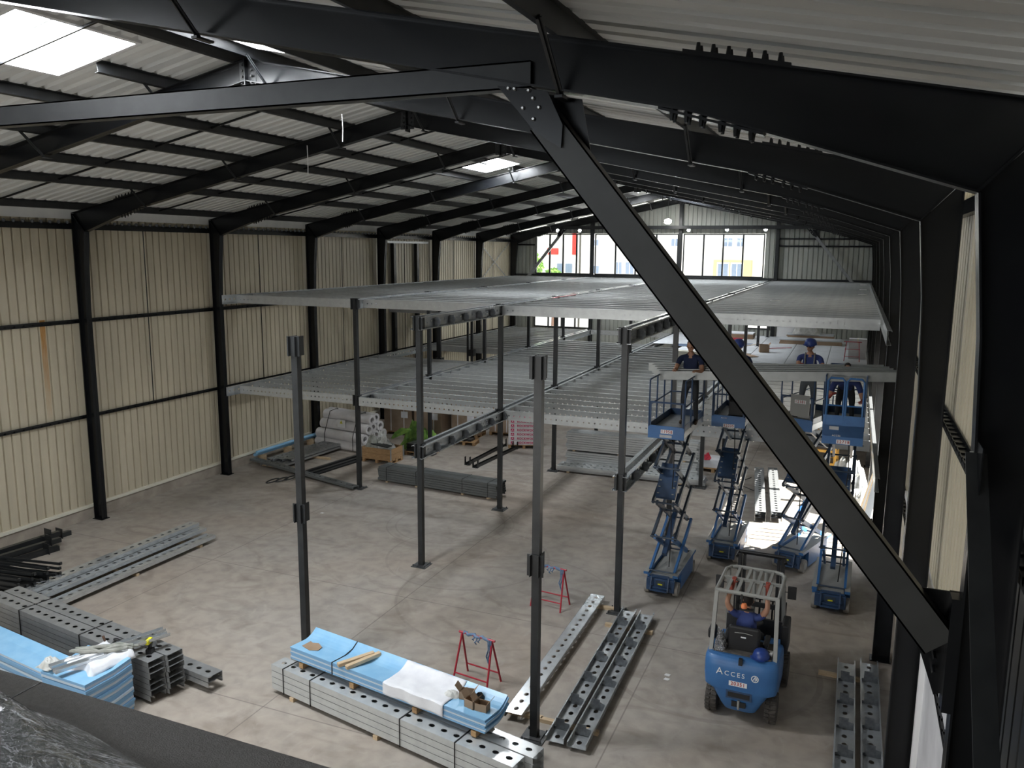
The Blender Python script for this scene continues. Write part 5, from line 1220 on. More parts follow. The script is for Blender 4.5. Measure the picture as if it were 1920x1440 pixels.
sheetstack(4.2, 3.42, a5, 3.25, .5, 14, .0, .045, 'low stack of blue-filmed sheets at the lower left behind the dark ledge')
sheetstack(7.75, 2.86, R(-2), 1.0, .85, 18, .0, .05, 'tall stack of blue-filmed sheets at the lower left, partly under a white cloth')
t = thing('roof_panel', 'two pale channels lying diagonally over the lower left stacks', 'steel channel', (0, 0, 0))
for k, (p, q) in enumerate((((8.5, 4.22, .93), (7.95, 2.45, .98)), ((8.72, 4.1, .95), (8.17, 2.35, 1.0)))):
    mb = MB(); upn(mb, p, q, .12, .05, (0, 0, 1)); obj('channel', mb, 'galv_bright', t)
def clothf(u, v):
    x = 7.92+.72*u+.1*v; y = 2.62+.82*v-.06*math.sin(8*u); z = 1.0+.022*math.sin(9*u+4*v)*math.sin(11*v)
    if u > .9: z -= (u-.9)*1.1
    if v < .12: z -= (.12-v)*1.6
    return (x, y, z)
mb = MB().grid(26, 26, clothf); o = obj('white_cloth', mb, 'paper', smooth=True); o.modifiers.new('s', 'SOLIDIFY').thickness = .004; tag(o, 'white cloth spread over the tall blue stack at the lower left', 'cloth')
mb = MB()
for k in range(5):
    ph = k*.9; mb.tube([(7.85+.2*j+.03*math.sin(ph+j), 2.85+.13*j+.06*math.cos(ph*2+j)+.03*k, 1.04+.02*math.sin(j*2+ph)) for j in range(5)], [.02, .035, .03, .038, .02], 8)
o = obj('grey_garment', mb, 'greycloth', smooth=True); tag(o, 'crumpled grey-green garment on the white cloth at the lower left', 'garment')
heap('clear_bundle', 7.75, 2.6, .92, .3, .3, .12, 'cloth', 'crumpled clear plastic bundle at the lower left beside the white cloth', 'plastic', 12)
o = obj('iron_bar', MB().tube([(8.02, 3.40, 1.06), (8.55, 3.28, .0)], .018, 8).tube([(8.0, 3.40, 1.1), (8.02, 3.40, 1.06)], .021, 8), 'rust'); tag(o, 'long rusty bar leaning on the lower left stack', 'bar')
t = thing('cordless_drill', 'yellow and black cordless drill standing at the end of the lower left stack', 'drill', (8.62, 3.78, .757), R(20))
obj('battery', MB().box(-.05, .05, -.06, .06, 0, .07), 'black', t); obj('handle', MB().box(-.02, .02, -.025, .025, .07, .18), 'black', t); bevel(obj('body', MB().box(-.03, .03, -.1, .06, .17, .25), 'yellow', t), .01)
for k, (x, y) in enumerate(((8.35, 4.0), (8.52, 3.98))):
    t = thing('bottle', 'small plastic bottle with %s cap on the lower left stack' % ('white', 'black')[k], 'bottle', (x, y, .757+.0), 0); obj('body', MB().lathe([(.03, 0), (.032, .02), (.032, .13), (.012, .17), (.012, .19)], 14), 'cloth' if k == 0 else 'galv_dull', t, smooth=True); obj('cap', MB().lathe([(.014, .18), (.014, .205), (.002, .206)], 12), ('white', 'ink')[k], t)
o = obj('work_glove', MB().sphere((0, 0, .02), .05, 10, 6, (1.2, .8, .4)).sphere((.07, .02, .015), .03, 8, 5, (1.6, .5, .4)).sphere((.06, -.02, .015), .03, 8, 5, (1.6, .5, .4)), 'black', None, (7.75, 3.86, .757), smooth=True); tag(o, 'black work glove on top of the lower left stack', 'glove')
o = obj('clamp', MB().use('yellow').bar((8.72, 3.05, .05), (8.95, 2.95, .05), .05, .04).bar((8.72, 2.95, .05), (8.95, 2.95, .05), .03, .03).use('black').bar((8.7, 3.05, .07), (8.75, 2.95, .07), .04, .04)); tag(o, 'yellow spirit level and clamp at the foot of the lower left blue stack', 'tool')
for k in range(3):
    o = obj('metal_profile', MB().box(0, 1.3, -.03, .03, 0, .004).box(0, 1.3, -.03, -.026, 0, .07).box(0, 1.3, .026, .03, 0, .07), 'galv_bright', None, (7.9, 3.1-.12*k, .0), (0, 0, R(3))); tag(o, 'short shiny profile on the floor by the dark ledge, %s from the stack' % ordi(k+1), 'metal profile', 'shiny profiles by the ledge')

# ================================================================ by the left wall
def hsec(L_, m='dark'):      # dark hollow post lying down with a bracket near its end
    return MB().box(0, L_, -.06, .06, 0, .12).box(L_-.3, L_-.286, -.14, .14, -.0, .26)
t5b = [((.25, 6.3, 0), R(84), 2.5), ((.55, 6.0, 0), R(86), 2.2), ((.85, 5.7, 0), R(80), 2.2), ((.4, 6.0, .125), R(85), 2.4), ((.7, 5.6, .125), R(82), 2.5)]
for k, (p, r_, L_) in enumerate(t5b):
    o = obj('dark_post', hsec(L_), 'dark2', None, p, (0, 0, r_)); tag(o, 'dark post lying at the foot of the left wall, %s' % ('closest to the wall', 'second from the wall', 'outermost on the floor', 'on top, nearer the wall', 'on top, outer one')[k], 'post', 'dark posts lying by the left wall')
Y_ = MB().box(0, 2.0, -.025, .025, 0, .05)
n_ = 0
for layer in range(8):
    for k in range(5):
        n_ += 1; o = obj('dark_angle', MB().use('dark2').box(0, 1.9, -.03, .03, 0, .006).box(0, 1.9, -.03, -.024, 0, .06).box(1.86, 1.9, -.03, .03, 0, .06), None, None, (1.65+.04*((layer*3) % 4), 4.95+.22*k-.03*(layer % 3), .10+.075*layer), (0, 0, R(4+3*((k+layer) % 3)))); tag(o, 'short dark angle heaped at the left edge, %s layer, %s from near side' % (ordi(layer+1), ordi(k+1)), 'steel angle', 'angles heaped at the left edge')
for k in range(2):
    o = obj('timber_bearer', MB().box(1.8+1.1*k, 1.9+1.1*k, 4.95, 6.1, 0, .1), 'pallet'); tag(o, 'timber under the heap of dark angles, %s' % ('left', 'right')[k], 'timber', 'timbers under the dark angles')
# pair of perforated channels leaning from column to column
for k, (z, dy) in enumerate(((.0, 0), (.0, .30))):
    o = obj('steel_channel', channel(5.1, .26, .07, .25, .035, .03, m='grey_coat', seg=10).mesh('steel_channel'), None, None, (.12, 16.25+dy*.6, .30), (R(-90) if k == 0 else R(-90), 0, R(-12.5))); o.location.z = .25-.08*k; tag(o, 'dark perforated channel lying slanted from the fourth left column, %s of the two' % ('front', 'rear')[k], 'steel channel', 'slanted channels by the left wall')
    o.rotation_euler = (R(-90), R(1.5), R(-12.5))
for k in range(6):
    o = obj('steel_channel', channel(4.2, .28, .07, .2, .035, .03, m='galv_dull', seg=10).mesh('steel_channel'), None, None, (.95+.30*(k % 3), 16.1+.12*k, .08+.09*(1+k//3)), (R(-90), 0, R(86))); tag(o, 'dull perforated channel on the floor by the left wall, %s layer, %s from the wall' % (('lower', 'upper')[k//3], ordi(k % 3+1)), 'steel channel', 'channels lying along the left wall')
for k in range(3):
    o = obj('timber_bearer', MB().box(.5, 2.2, 16.4+1.6*k, 16.48+1.6*k, 0, .08), 'wood'); tag(o, 'timber under the wall-side channels, %s from the front' % ordi(k+1), 'timber', 'timbers under the wall-side channels')
for k, (x, y, L_) in enumerate(((2.35, 15.9, 3.3), (2.62, 15.8, 3.5), (2.9, 16.2, 3.2), (2.0, 15.5, .0))):
    if L_ == 0: continue
    o = obj('flat_bar', MB().box(0, L_, -.1, .1, 0, .03).box(0, L_, -.1, -.09, 0, .06), 'dark2', None, (x, y, .005), (0, 0, R(82))); tag(o, 'thin dark flat profile on the floor, %s right of the wall-side channels' % ordi(k+1), 'flat profile', 'dark profiles by the left wall')
for k, (x, y) in enumerate(((2.1, 15.0), (2.35, 15.15), (2.55, 15.35))):
    mb = MB().tube([(x+.11*math.cos(a), y+.3*math.sin(a), .02+.03*k) for a in [2*PI*i/16 for i in range(17)]], .02, 6); o = obj('steel_loop', mb, 'dark2'); tag(o, 'flat dark steel loop under the slanted channels, %s' % ('left', 'middle', 'right')[k], 'steel loop', 'steel loops')
for k in range(2):
    mb = MB().tube([(0, 0, 0), (3.6, 0, 0)], .055, 12); o = obj('blue_tube', mb, 'film', None, (.12+.1*k, 16.5, .32+.1*k), (0, 0, R(88))); tag(o, 'light blue filmed tube lying along the left wall, %s' % ('lower', 'upper')[k], 'tube', 'blue tubes')
for k, y in enumerate((16.8, 18.2, 19.6)):
    o = obj('tube_support', MB().box(.02, .34, y, y+.08, 0, .265), 'wood'); tag(o, 'timber support under the blue tubes, %s from the front' % ordi(k+1), 'timber', 'supports of the blue tubes')
for k in range(3):
    o = obj('dark_profile', MB().box(0, 3.8, -.05, .05, 0, .06), 'dark2', None, (.5+.0*k+.13*k, 16.5, .0+.0*k), (0, 0, R(90))); tag(o, 'long dark bar on the floor beside the blue tubes, %s from the wall' % ordi(k+1), 'bar', 'long dark bars by the left wall') if k < 2 else bpy.data.objects.remove(o)

# insulation rolls: strapped pile of white tubes
rl = []
def roll_mb(L_, r_):
    mb = MB().use('wool').lathe([(r_*.55, 0), (r_, 0), (r_, L_), (r_*.55, L_), (r_*.55, L_-.05), (r_*.5, 0.05)], 20, ax='x'); return mb
RM = roll_mb(2.35, .19).mesh('sheet_roll', True)
spots = [(0, .19), (.39, .19), (.78, .19), (1.17, .19), (.0, .52), (.39, .53), (.78, .53), (1.17, .52), (.2, .86), (.59, .86), (.98, .86), (.4, 1.18), (.79, 1.18)]
for k, (dy, z) in enumerate(spots):
    o = obj('sheet_roll', RM, None, None, (.45+.05*(k % 3), 19.75+dy+.0, z+.0), (.9*k, 0, R(-9))); o.location.x += .06*dy
    row = 0 if k < 4 else 1 if k < 8 else 2 if k < 11 else 3
    tag(o, 'white roll in the strapped pile, %s row up, %s from the front' % (ordi(row+1), ordi((k, k-4, k-8, k-11)[row]+1)), 'roll', 'white rolls by the left wall')
for k, s in enumerate((.45, 1.85)):
    x = .5+s; y0 = 19.55-s*.155; mb = MB().tube([(x, y0, .06), (x, y0-.01, .55), (x+.01, y0+.18, .98), (x+.01, y0+.38, 1.36), (x+.02, y0+.85, 1.39), (x+.02, y0+1.4, .9), (x, y0+1.6, .1)], .013, 6); o = obj('strap', mb, 'strap'); tag(o, 'dark strap round the white rolls, %s' % ('left', 'right')[k], 'strap', 'straps of the white rolls')
t = thing('warning_label', 'white label with a yellow warning triangle stuck on the white rolls', 'label', (1.7, 19.52, .98), R(-9)); obj('sheet', MB().box(-.2, .2, -.012, -.005, -.13, .16), 'white', t); obj('triangle', MB().prism([(-.07, .02), (.07, .02), (0, .14)], -.018, -.013, 'y'), 'yellow', t); lettering('!', .08, 'ink', t, (0, -.02, .06), (R(90), 0, 0))
# crate on a pallet with rubbish
def pallet(x, y, rz, l, w=1.2, d=.8, grp='pallets'):
    t = thing('pallet', l, 'pallet', (x, y, 0), rz, grp)
    for k in range(5): obj('deck_board', MB().box(-w/2, w/2, -d/2+k*(d-.1)/4, -d/2+k*(d-.1)/4+.1, .12, .144), 'pallet', t)
    for sx in (-1, 0, 1):
        for sy in (-1, 0, 1): obj('block', MB().box(sx*(w/2-.05)-.05, sx*(w/2-.05)+.05, sy*(d/2-.06)-.06, sy*(d/2-.06)+.06, .022, .1), 'pallet', t)
        obj('runner', MB().box(sx*(w/2-.05)-.05, sx*(w/2-.05)+.05, -d/2, d/2, 0, .022), 'pallet', t); obj('bearer', MB().box(sx*(w/2-.05)-.05, sx*(w/2-.05)+.05, -d/2, d/2, .1, .12), 'pallet', t)
    return t
a6 = math.atan2(18.15-18.5, 4.1-3.3)
pallet(3.95, 18.75, R(-2), 'wooden pallet under the timber crate full of rubbish')
t = thing('timber_crate', 'open timber crate heaped with packing rubbish beside the white rolls', 'crate', (3.95, 18.75, .146), R(-2))
for (a, b_, c, d_) in ((-.6, .6, -.4, -.38), (-.6, .6, .38, .4), (-.6, -.58, -.38, .38), (.58, .6, -.38, .38)):
    mb = MB()
    for k in range(2): mb.box(a, b_, c, d_, .2*k, .2*k+.192)
    obj('side_board', mb, 'pallet', t)
for sx in (-1, 1):
    for sy in (-1, 1): obj('corner_strip', MB().box(sx*.615-.012, sx*.615+.012, sy*.41-.03, sy*.41+.03, 0, .4), 'galv_dull', t)
heap('rubbish_heap', 3.95, 18.75, .42, 1.05, .66, .42, 'cloth', 'heap of white wrapping rubbish in the timber crate', 'rubbish', 21, 20, .5)
heap('dark_rubbish', 3.7, 18.62, .50, .7, .5, .36, 'greycloth', 'dark rags on the left of the rubbish in the crate', 'rubbish', 22, 16, .5)
heap('green_strip', 4.3, 19.5, .85, .75, .3, .16, 'green', 'green plastic strip sticking up behind the crate', 'plastic strip', 23, 10, .4).rotation_euler = (0, R(-22), R(35))
o = obj('scrap_board', MB().obox((4.1, 18.45, .66), (.8, .25, .03), (.1, .05, -.2)), 'dark2'); tag(o, 'dark board lying across the crate of rubbish', 'board')
pallet(4.75, 20.2, R(-6), 'wooden pallet under the black flat cases', .9, .9)
for k in range(5):
    o = obj('flat_case', MB().box(-.42, .42, -.4, .4, 0, .055), 'dark2', None, (4.75+.02*(k % 2), 20.2, .146+.058*k), (0, 0, R(-6))); bevel(o, .008, 1); tag(o, 'black flat case on the small pallet, %s from the bottom' % ordi(k+1), 'case', 'black flat cases')
for k in range(4): o = obj('metal_strip', MB().box(-.4, .4, -.015, .015, 0, .012), 'galv_bright', None, (4.75, 19.9+.16*k, .436), (0, 0, R(-6))); tag(o, 'shiny strip on the black cases, %s from the front' % ordi(k+1), 'metal strip', 'strips on the black cases')
heap('green_heap', 4.2, 21.0, .0, 1.6, .9, .75, 'green', 'dark green leafy heap behind the crate in front of the cartons', 'foliage', 31, 18, .5)
pallet(5.55, 22.3, R(8), 'low pallet of dark fittings in front of the wrapped cartons', .9, .6)
for k in range(4):
    o = obj('fitting', MB().box(-.2, .2, -.07, .07, 0, .08), 'dark2', None, (5.3+.16*k, 22.25+.05*(k % 2), .146), (0, 0, R(30*k))); tag(o, 'dark metal fitting on the low pallet, %s from the left' % ordi(k+1), 'fitting', 'fittings on the low pallet')

# wrapped carton pallets at the back, two high
g = 'wrapped carton stacks'
cs = [(2.35, 23.0, 1.25, .95), (3.75, 22.95, 1.2, 1.0), (5.05, 23.6, 1.1, .9), (6.25, 24.6, 1.05, .95)]
posn = ('leftmost', 'second from the left', 'third from the left', 'rightmost')
for k, (x, y, w_, h_) in enumerate(cs):
    for lev in (0, 1):
        z = .144 if lev == 0 else .144+h_+.15; hh = h_ if lev == 0 else .85
        if lev == 0: pallet(x, y, R(3), 'pallet under the %s wrapped carton' % posn[k], w_, 1.0, 'carton pallets')
        else:
            o = obj('pallet_deck', MB().box(-w_/2, w_/2, -.5, .5, 0, .03).box(-w_/2, w_/2, -.5, .5, .12, .145).box(-w_/2, -w_/2+.1, -.5, .5, .03, .12).box(w_/2-.1, w_/2, -.5, .5, .03, .12).box(-.05, .05, -.5, .5, .03, .12), 'pallet', None, (x, y, .146+h_), (0, 0, R(3))); tag(o, 'pallet between the two levels of cartons, %s' % posn[k], 'pallet', 'middle pallets')
        t = thing('wrapped_carton', 'brown plastic-wrapped carton, %s, %s level' % (posn[k], ('bottom', 'top')[lev]), 'carton', (x, y, z+.002), R(3), g)
        bevel(obj('carton', MB().box(-w_/2, w_/2, -.5, .5, 0, hh), 'card_wrap', t), .012)
        if lev == 0: obj('paper_label', MB().box(w_*.12, w_*.12+.3, -.508, -.502, hh-.36, hh-.1), 'paper', t); lettering('FRAGILE', .0001, 'ink', t, (0, 0, .5), (0, 0, 0)) if False else None
        for sx in (-.25, .22): obj('film_fold', MB().box(w_*sx-.02, w_*sx+.02, -.506, -.5, .02, hh-.02), 'wool', t)
# crimson lettered wool packs on a pallet
pallet(7.75, 22.95, R(20), 'pallet under the white packs with crimson lettering', 1.2, 1.0)
tw = thing('wool_pack_stack', 'stack of white wrapped packs with crimson lettering on a pallet', 'stack of packs', (7.75, 22.95, .146), R(20))
for k in range(7):
    b_ = obj('pack', MB().box(-.6, .6, -.5, .5, k*.165, k*.165+.16), 'wool', tw); bevel(b_, .01, 1)
    lb = obj('logo_square', MB().box(-.5, -.38, -.506, -.501, k*.165+.025, k*.165+.135), 'magenta', b_)
    obj('logo_mark', MB().prism([(-.48, k*.165+.04), (-.465, k*.165+.04), (-.44, k*.165+.1), (-.415, k*.165+.04), (-.4, k*.165+.04), (-.435, k*.165+.12), (-.445, k*.165+.12)], -.509, -.506, 'y'), 'white', b_)
    lettering('ROCKWOOL', .115, 'magenta', b_, (.1, -.503, k*.165+.08), (R(90), 0, 0), 1.12, .004)
# mid-floor stack of grey channels
a7 = math.atan2(16.15-16.5, 9.62-5.1); t7 = Vector((math.cos(a7), math.sin(a7), 0)); n7 = Vector((-t7.y, t7.x, 0)); S7 = Vector((5.2, 16.42, 0)); 
CK = MB().use('grey_coat'); CK.box(0, 4.4, 0, .004, 0, .28); CK.box(0, 4.4, 0, .069, 0, .004); CK.box(0, 4.4, 0, .069, .276, .28); CK.box(0, 4.4, .066, .07, .004, .02); CK.box(0, 4.4, .066, .07, .26, .276); CKM = CK.mesh('steel_channel')
for c in (0, 1):
    for k in range(6):
        p = S7 + n7*(.30*c) + t7*(.012*((k*7) % 4)); o = lay(CKM, p.x, p.y, .05+.076*(k+1), a7, 'grey channel in the long low stack, %s column, %s from the bottom' % (('near', 'far')[c], ordi(k+1)), 'channels of the long low stack')
for k, s in enumerate((.35, 1.5, 3.2, 4.1)):
    p = S7+t7*s; q = p-n7*.006; mb = MB().bar(q+Vector((0,0,.04)), q+Vector((0,0,.51)), .022, .005, (t7.x, t7.y, 0)); mb.bar(q+Vector((0,0,.51)), q+n7*.6+Vector((0,0,.51)), .022, .005); o = obj('strap', mb, 'strap'); tag(o, 'strap round the long low stack, %s from the left' % ordi(k+1), 'strap', 'straps of the long low stack')
    o = obj('timber_bearer', MB().bar(p+Vector((0,0,.025)), p+n7*.6+Vector((0,0,.025)), .08, .05), 'wood'); tag(o, 'timber under the long low stack, %s from the left' % ordi(k+1), 'timber', 'timbers under the long low stack')
# two dark brackets lying past it
for k, (x, y) in enumerate(((7.0, 19.4), (7.42, 19.15))):
    t = thing('yoke_beam', 'dark beam with upturned ends lying on the floor, %s one' % ('left', 'right')[k], 'beam', (x, y, 0), R(89-3*k), 'beams with upturned ends')
    mb = MB().use('dark2').box(0, 3.2, -.06, .06, 0, .012).box(0, 3.2, -.06, -.05, 0, .1).box(0, 3.2, .05, .06, 0, .1); obj('channel', mb, None, t)
    for xx in (0, 3.1): obj('end_plate', MB().use('dark2').box(xx, xx+.1, -.1, -.088, 0, .3).box(xx, xx+.1, .088, .1, 0, .3), None, t)
# big galvanised stack behind the right post row
a8 = math.atan2(20.2-19.85, 14.6-10.1)*.35; t8 = Vector((math.cos(a8), math.sin(a8), 0)); n8 = Vector((-t8.y, t8.x, 0)); S8 = Vector((10.25, 20.55, 0))
C8 = MB().use('galv'); C8.box(0, 4.5, 0, .004, 0, .28); C8.box(0, 4.5, 0, .071, 0, .004); C8.box(0, 4.5, 0, .071, .276, .28); C8.box(0, 4.5, .066, .07, .004, .02); C8.box(0, 4.5, .066, .07, .26, .276); C8M = C8.mesh('steel_channel')
for c in range(3):
    for k in range(15):
        if c == 2 and k > 11: continue
        p = S8 + n8*(.31*c) + t8*(.02*((k*5+c) % 4)-(.0 if c else .0)); z = .06+.078*(k+1)+(.05 if k > 6 else 0)
        lay(C8M, p.x, p.y, z, a8, 'galvanised channel of the tall pale stack, %s column from the front, %s from bottom' % (ordi(c+1), ordi(k+1)), 'channels of the tall pale stack')
for c in range(2):
    p = S8 - n8*(.32*(c+1)) - t8*.1
    for k in range(2-0): lay(GD if k else GK, p.x, p.y, .06+.085*(k+1), a8, 'perforated channel in front of the tall pale stack, %s row, %s' % (('rear', 'front')[c], ('lower', 'upper')[k]), 'channels before the tall pale stack')
for k, s in enumerate((.3, 1.9, 4.1)):
    p = S8+t8*s; o = obj('timber_bearer', MB().bar(p-n8*.65+Vector((0,0,.03)), p+n8*.95+Vector((0,0,.03)), .09, .06), 'wood'); tag(o, 'timber under the tall pale stack, %s from the left' % ordi(k+1), 'timber', 'timbers under the tall pale stack')
    o = obj('timber_spacer', MB().bar(p+n8*.0+Vector((0,0,.06+.078*7+.026)), p+n8*.95+Vector((0,0,.06+.078*7+.026)), .08, .044), 'wood'); tag(o, 'timber spacer half way up the tall pale stack, %s from the left' % ordi(k+1), 'timber', 'spacers in the tall pale stack')
# sunlit pair of channel bundles
for c in range(2):
    for k in range(3):
        o = lay(GC, 17.32+.42*c, 17.25+.15*c, .05+.09*(k+1), R(96.5), 'sunlit channel on the floor behind the second lift, %s bundle, %s from the bottom' % (('left', 'right')[c], ordi(k+1)), 'sunlit channel bundles')
# yellow-orange rack and debris by the open door
t = thing('orange_rack', 'yellow-orange timber rack loaded with reddish boards by the sunny right door', 'rack', (17.6, 24.2, 0), R(-5))
for sx in (0, 1.3):
    for sy in (0, .8): obj('post', MB().box(sx, sx+.09, sy, sy+.09, 0, 1.35), 'orangewood', t)
for z in (.15, .6, 1.05, 1.3):
    obj('rail', MB().box(0, 1.39, -.02, 0, z, z+.09), 'orangewood', t); obj('rail', MB().box(0, 1.39, .89, .91, z, z+.09), 'orangewood', t)
    obj('board_layer', MB().box(.02, 1.37, 0, .89, z+.02, z+.07), 'card', t)
pallet(15.1, 22.4, R(0), 'pallet with a red and white load beyond the right post row', 1.0, .8)
o = obj('paper_load', MB().box(-.45, .45, -.35, .35, 0, .3), 'paper', None, (15.1, 22.4, .146)); bevel(o, .02); tag(o, 'white pack on the pallet beyond the right post row', 'pack')
heap('red_wrap', 14.85, 22.2, .44, .3, .5, .16, 'red', 'red plastic wrap on the white pack beyond the right posts', 'plastic wrap', 41)
for k, (x, y, s, l) in enumerate(((19.6, 17.6, 1.0, 'nearest'), (19.5, 19.3, 1.2, 'middle'), (19.4, 21.4, 1.3, 'farthest'))):
    heap('plastic_heap', x, y, .0, 1.0*s, 1.3*s, .7*s, 'cloth', 'crumpled translucent plastic heap in the sun by the right door, %s of three' % l, 'plastic heap', 50+k, 18, .45)
for k in range(4):
    o = obj('leaning_plank', MB().bar((19.72-.05*k, 16.1+.3*k, .0), (20.15, 16.2+.3*k, 2.6-.1*k), .16, .03, (0, 1, 0)), 'wood' if k % 2 else 'board'); tag(o, 'plank leaning by the right door, %s from the front' % ordi(k+1), 'plank', 'planks leaning by the right door')
# stray cable, white chips on the floor
o = obj('floor_cable', MB().tube([(16.4, 21.9, .012), (16.15, 21.3, .012), (16.3, 20.7, .012), (16.7, 20.3, .012), (17.1, 20.25, .012)], .012, 6), 'ink'); tag(o, 'loose thin cable curving on the floor behind the second lift', 'cable')
for k, (x, y) in enumerate(((16.55, 7.9), (16.57, 7.75), (5.5, 12.95))):
    o = obj('paper_scrap', MB().prism([(-.05, -.03), (.04, -.04), (.06, .03), (-.03, .04)], 0, .006), 'white', None, (x, y, .002)); tag(o, 'tiny white scrap on the floor, %s' % ('left of the forklift, larger', 'left of the forklift, smaller', 'in the open area left of the middle posts')[k], 'paper scrap')

# ================================================================ ledge the viewer stands behind
t = struct('trim_3', MB().box(9.0, W-.5, -7.6, -3.92, 5.72, 6.0), 'slab')
o = t
struct('trim_4', MB().box(16.62, 16.625, -7.6, -3.921, 6.0, 6.0015), 'black')
def wrapf(u, v):
    x = 14.6+3.0*u; edge = -4.05-.14*max(0, (u-.5)*2)**2
    y = edge - 1.7*v; h = .17*math.sin(min(1, v*11)*PI/2)*(1-.55*u) + .12*v*(1-.4*u)
    z = 6.02 + h*(1+.12*math.sin(13*u+5*v)) + .018*math.sin(31*v+9*u)*math.cos(17*u) + .012*math.sin(53*v-20*u)
    return (x, y, z)
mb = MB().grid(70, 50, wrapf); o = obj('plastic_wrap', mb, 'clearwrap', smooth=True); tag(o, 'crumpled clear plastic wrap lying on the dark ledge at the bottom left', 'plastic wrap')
mb = MB()
for k in range(6):
    mb.box(14.6, 17.3-.12*k, -4.62-.16*k, -4.5-.16*k, 6.0, 6.055)
o = obj('wrapped_profile', mb, 'dark2'); tag(o, 'dark profiles under the clear wrap on the ledge', 'profile bundle')

# ================================================================ outside
struct('trim_5', MB().box(-60, 90, -60, 140, -.35, -.21), 'asphalt')
t = thing('building', 'pale rendered building with windows seen beyond the far gable windows', 'building', (-3.4, 64, 0))
mb = MB().use('facade').box(0, 40, 0, 10, -.2, 16); mb.use('facade2').box(11.7, 14.7, -.9, 0, 5.2, 6.8); obj('wall', mb, None, t)
for x, z, w_, h_ in ((1.0, 5.5, .7, .65), (1.0, 7.9, .6, .5), (3.2, 5.5, .55, 1.0), (4.1, 5.5, .7, 1.0), (12.1, 5.5, .8, 1.0), (13.2, 5.5, .8, 1.0), (12.3, 7.9, .72, .65), (13.4, 7.9, .56, .65), (8.0, 7.9, .6, .6), (17, 5.5, .8, .9)):
    f = obj('window', MB().box(x-.1, x+w_+.1, -.96 if 11.8 < x < 14.6 and z < 7 else -.06, -.9 if 11.8 < x < 14.6 and z < 7 else 0, z-.1, z+h_+.1), 'white', t); yb_ = -.98 if 11.8 < x < 14.6 and z < 7 else -.08
    obj('pane', MB().box(x, x+w_/2-.03, yb_, yb_+.02, z, z+h_).box(x+w_/2+.03, x+w_, yb_, yb_+.02, z, z+h_), 'winglass', f)
t = thing('building', 'white building with red panels seen through the leftmost gable windows', 'building', (-34, 64, 0))
mb = MB().use('facade').box(0, 30.4, 0, 12, -.2, 15); obj('wall', mb, None, t)
for x0, x1, z0, z1 in ((27.45, 28.5, 7.1, 7.65), (29.8, 30.15, 7.1, 9.2)): obj('red_panel', MB().box(x0, x1, -.08, 0, z0, z1), 'redwall', t)
for x0 in (28.4, 29.2): obj('window', MB().box(x0, x0+.6, -.06, 0, 5.5, 6.3), 'winglass', t)
def tree(x, y, h, r_, l, seed):
    t = thing('tree', l, 'tree', (x, y, -.2)); rnd = random.Random(seed)
    obj('trunk', MB().tube([(0, 0, 0), (.1, 0, h*.4), (0, .1, h*.8)], [.18, .13, .05], 8), 'rust', t)
    mb = MB()
    for _ in range(900):
        a, b_, c = rnd.gauss(0, 1), rnd.gauss(0, 1), rnd.gauss(0, 1); n = math.sqrt(a*a+b_*b_+c*c); rr = r_*rnd.uniform(.45, 1)
        p = Vector((a/n*rr, b_/n*rr, h*.75+c/n*rr*1.1)); s = .16; q = Euler((rnd.uniform(0, 6), rnd.uniform(0, 6), 0)).to_matrix()
        mb.add([p+q@Vector(v) for v in ((-s, 0, 0), (0, -s*.5, 0), (s, 0, 0), (0, s*.5, 0))], [(0,1,2,3)])
    obj('foliage', mb, 'green', t)
tree(-6.6, 60, 8.4, 1.15, 'green tree at the left edge of the far gable windows', 3)
tree(-4.9, 61, 7.0, .85, 'low green tree seen in the second pane of the far windows', 4)

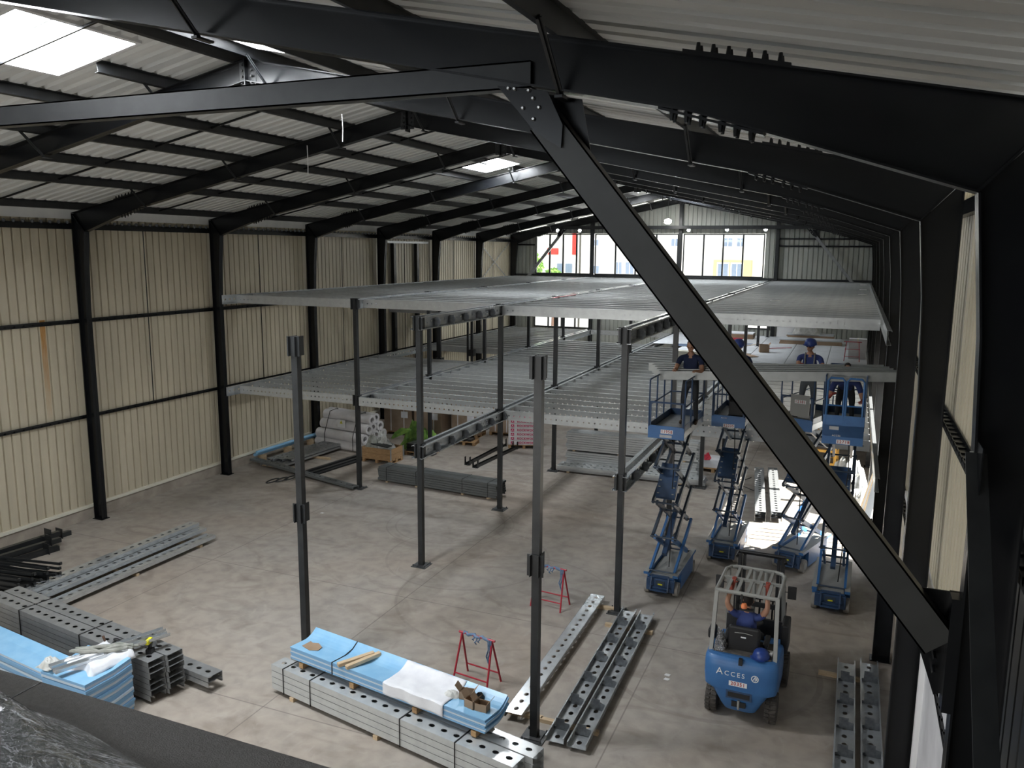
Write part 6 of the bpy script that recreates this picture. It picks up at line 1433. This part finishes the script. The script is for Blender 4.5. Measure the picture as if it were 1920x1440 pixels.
# ================================================================ light and camera
w = bpy.data.worlds.new('World'); SC.world = w; w.use_nodes = True; bg = w.node_tree.nodes['Background']
bg.inputs[0].default_value = (.86, .93, 1, 1); bg.inputs[1].default_value = 1.8
S = bpy.data.lights.new('sun', 'SUN'); S.energy = 12; S.angle = R(.6); S.color = (1, .96, .88)
so = bpy.data.objects.new('sun', S); COL.objects.link(so); so.rotation_euler = Vector((-1, -.12, -.80)).to_track_quat('-Z', 'Y').to_euler()
def daylight(name, loc, rot, sx, sy, e, col=(.93,.97,1.), portal=False):
    L = bpy.data.lights.new(name, 'AREA'); L.shape = 'RECTANGLE'; L.size = sx; L.size_y = sy; L.energy = e; L.color = col
    if portal: L.cycles.is_portal = True
    o = bpy.data.objects.new(name, L); COL.objects.link(o); o.location = loc; o.rotation_euler = rot; return o
daylight('near_wall_fill', (10, YB+.12, 2.1), (R(90), 0, 0), 15, 3.6, 230, (1, .98, .95))  # unseen fill light added before the closed near wall, no gate there
for (x0, x1) in XW: daylight('gable_portal', ((x0+x1)/2, YG+.12, (ZS+ZH)/2), (R(-90), 0, 0), x1-x0, ZH-ZS, 1, portal=True)
daylight('gable_portal', (3.1, YG+.12, 3.8), (R(-90), 0, 0), 3.4, 1.65, 1, portal=True)
daylight('door_portal', (W+.4, (DY0+DY1)/2, DZ/2), (0, R(90), 0), DZ, DY1-DY0, 1, portal=True)
cam = bpy.data.cameras.new('camera'); co = bpy.data.objects.new('camera', cam); COL.objects.link(co); SC.camera = co
cam.sensor_width = 36; cam.lens = 1529.6/1920*36; cam.clip_start = .05; cam.clip_end = 400
yaw, pit, rol = .395, .1636, .008
fw = Vector((-math.sin(yaw)*math.cos(pit), math.cos(yaw)*math.cos(pit), -math.sin(pit))); rt = Vector((math.cos(yaw), math.sin(yaw), 0)); up = rt.cross(fw)
c_, s_ = math.cos(rol), math.sin(rol); r2 = rt*c_ + up*s_; u2 = up*c_ - rt*s_
m = Matrix((r2, u2, -fw)).transposed().to_4x4(); m.translation = (19.1755, -5.7479, 7.5212); co.matrix_world = m
SC.view_settings.view_transform = 'Standard'; SC.view_settings.look = 'None'; SC.view_settings.gamma = 1; SC.view_settings.use_curve_mapping = False
SC.view_settings.exposure = 1.32
SC.cycles.use_denoising = True; SC.cycles.max_bounces = 7; SC.cycles.diffuse_bounces = 5; SC.cycles.glossy_bounces = 4; SC.cycles.transparent_max_bounces = 16; SC.cycles.sample_clamp_indirect = 6; SC.cycles.caustics_reflective = False; SC.cycles.caustics_refractive = False
# drop empty group tags
for o in bpy.data.objects:
    if o.get('group') == '': del o['group']
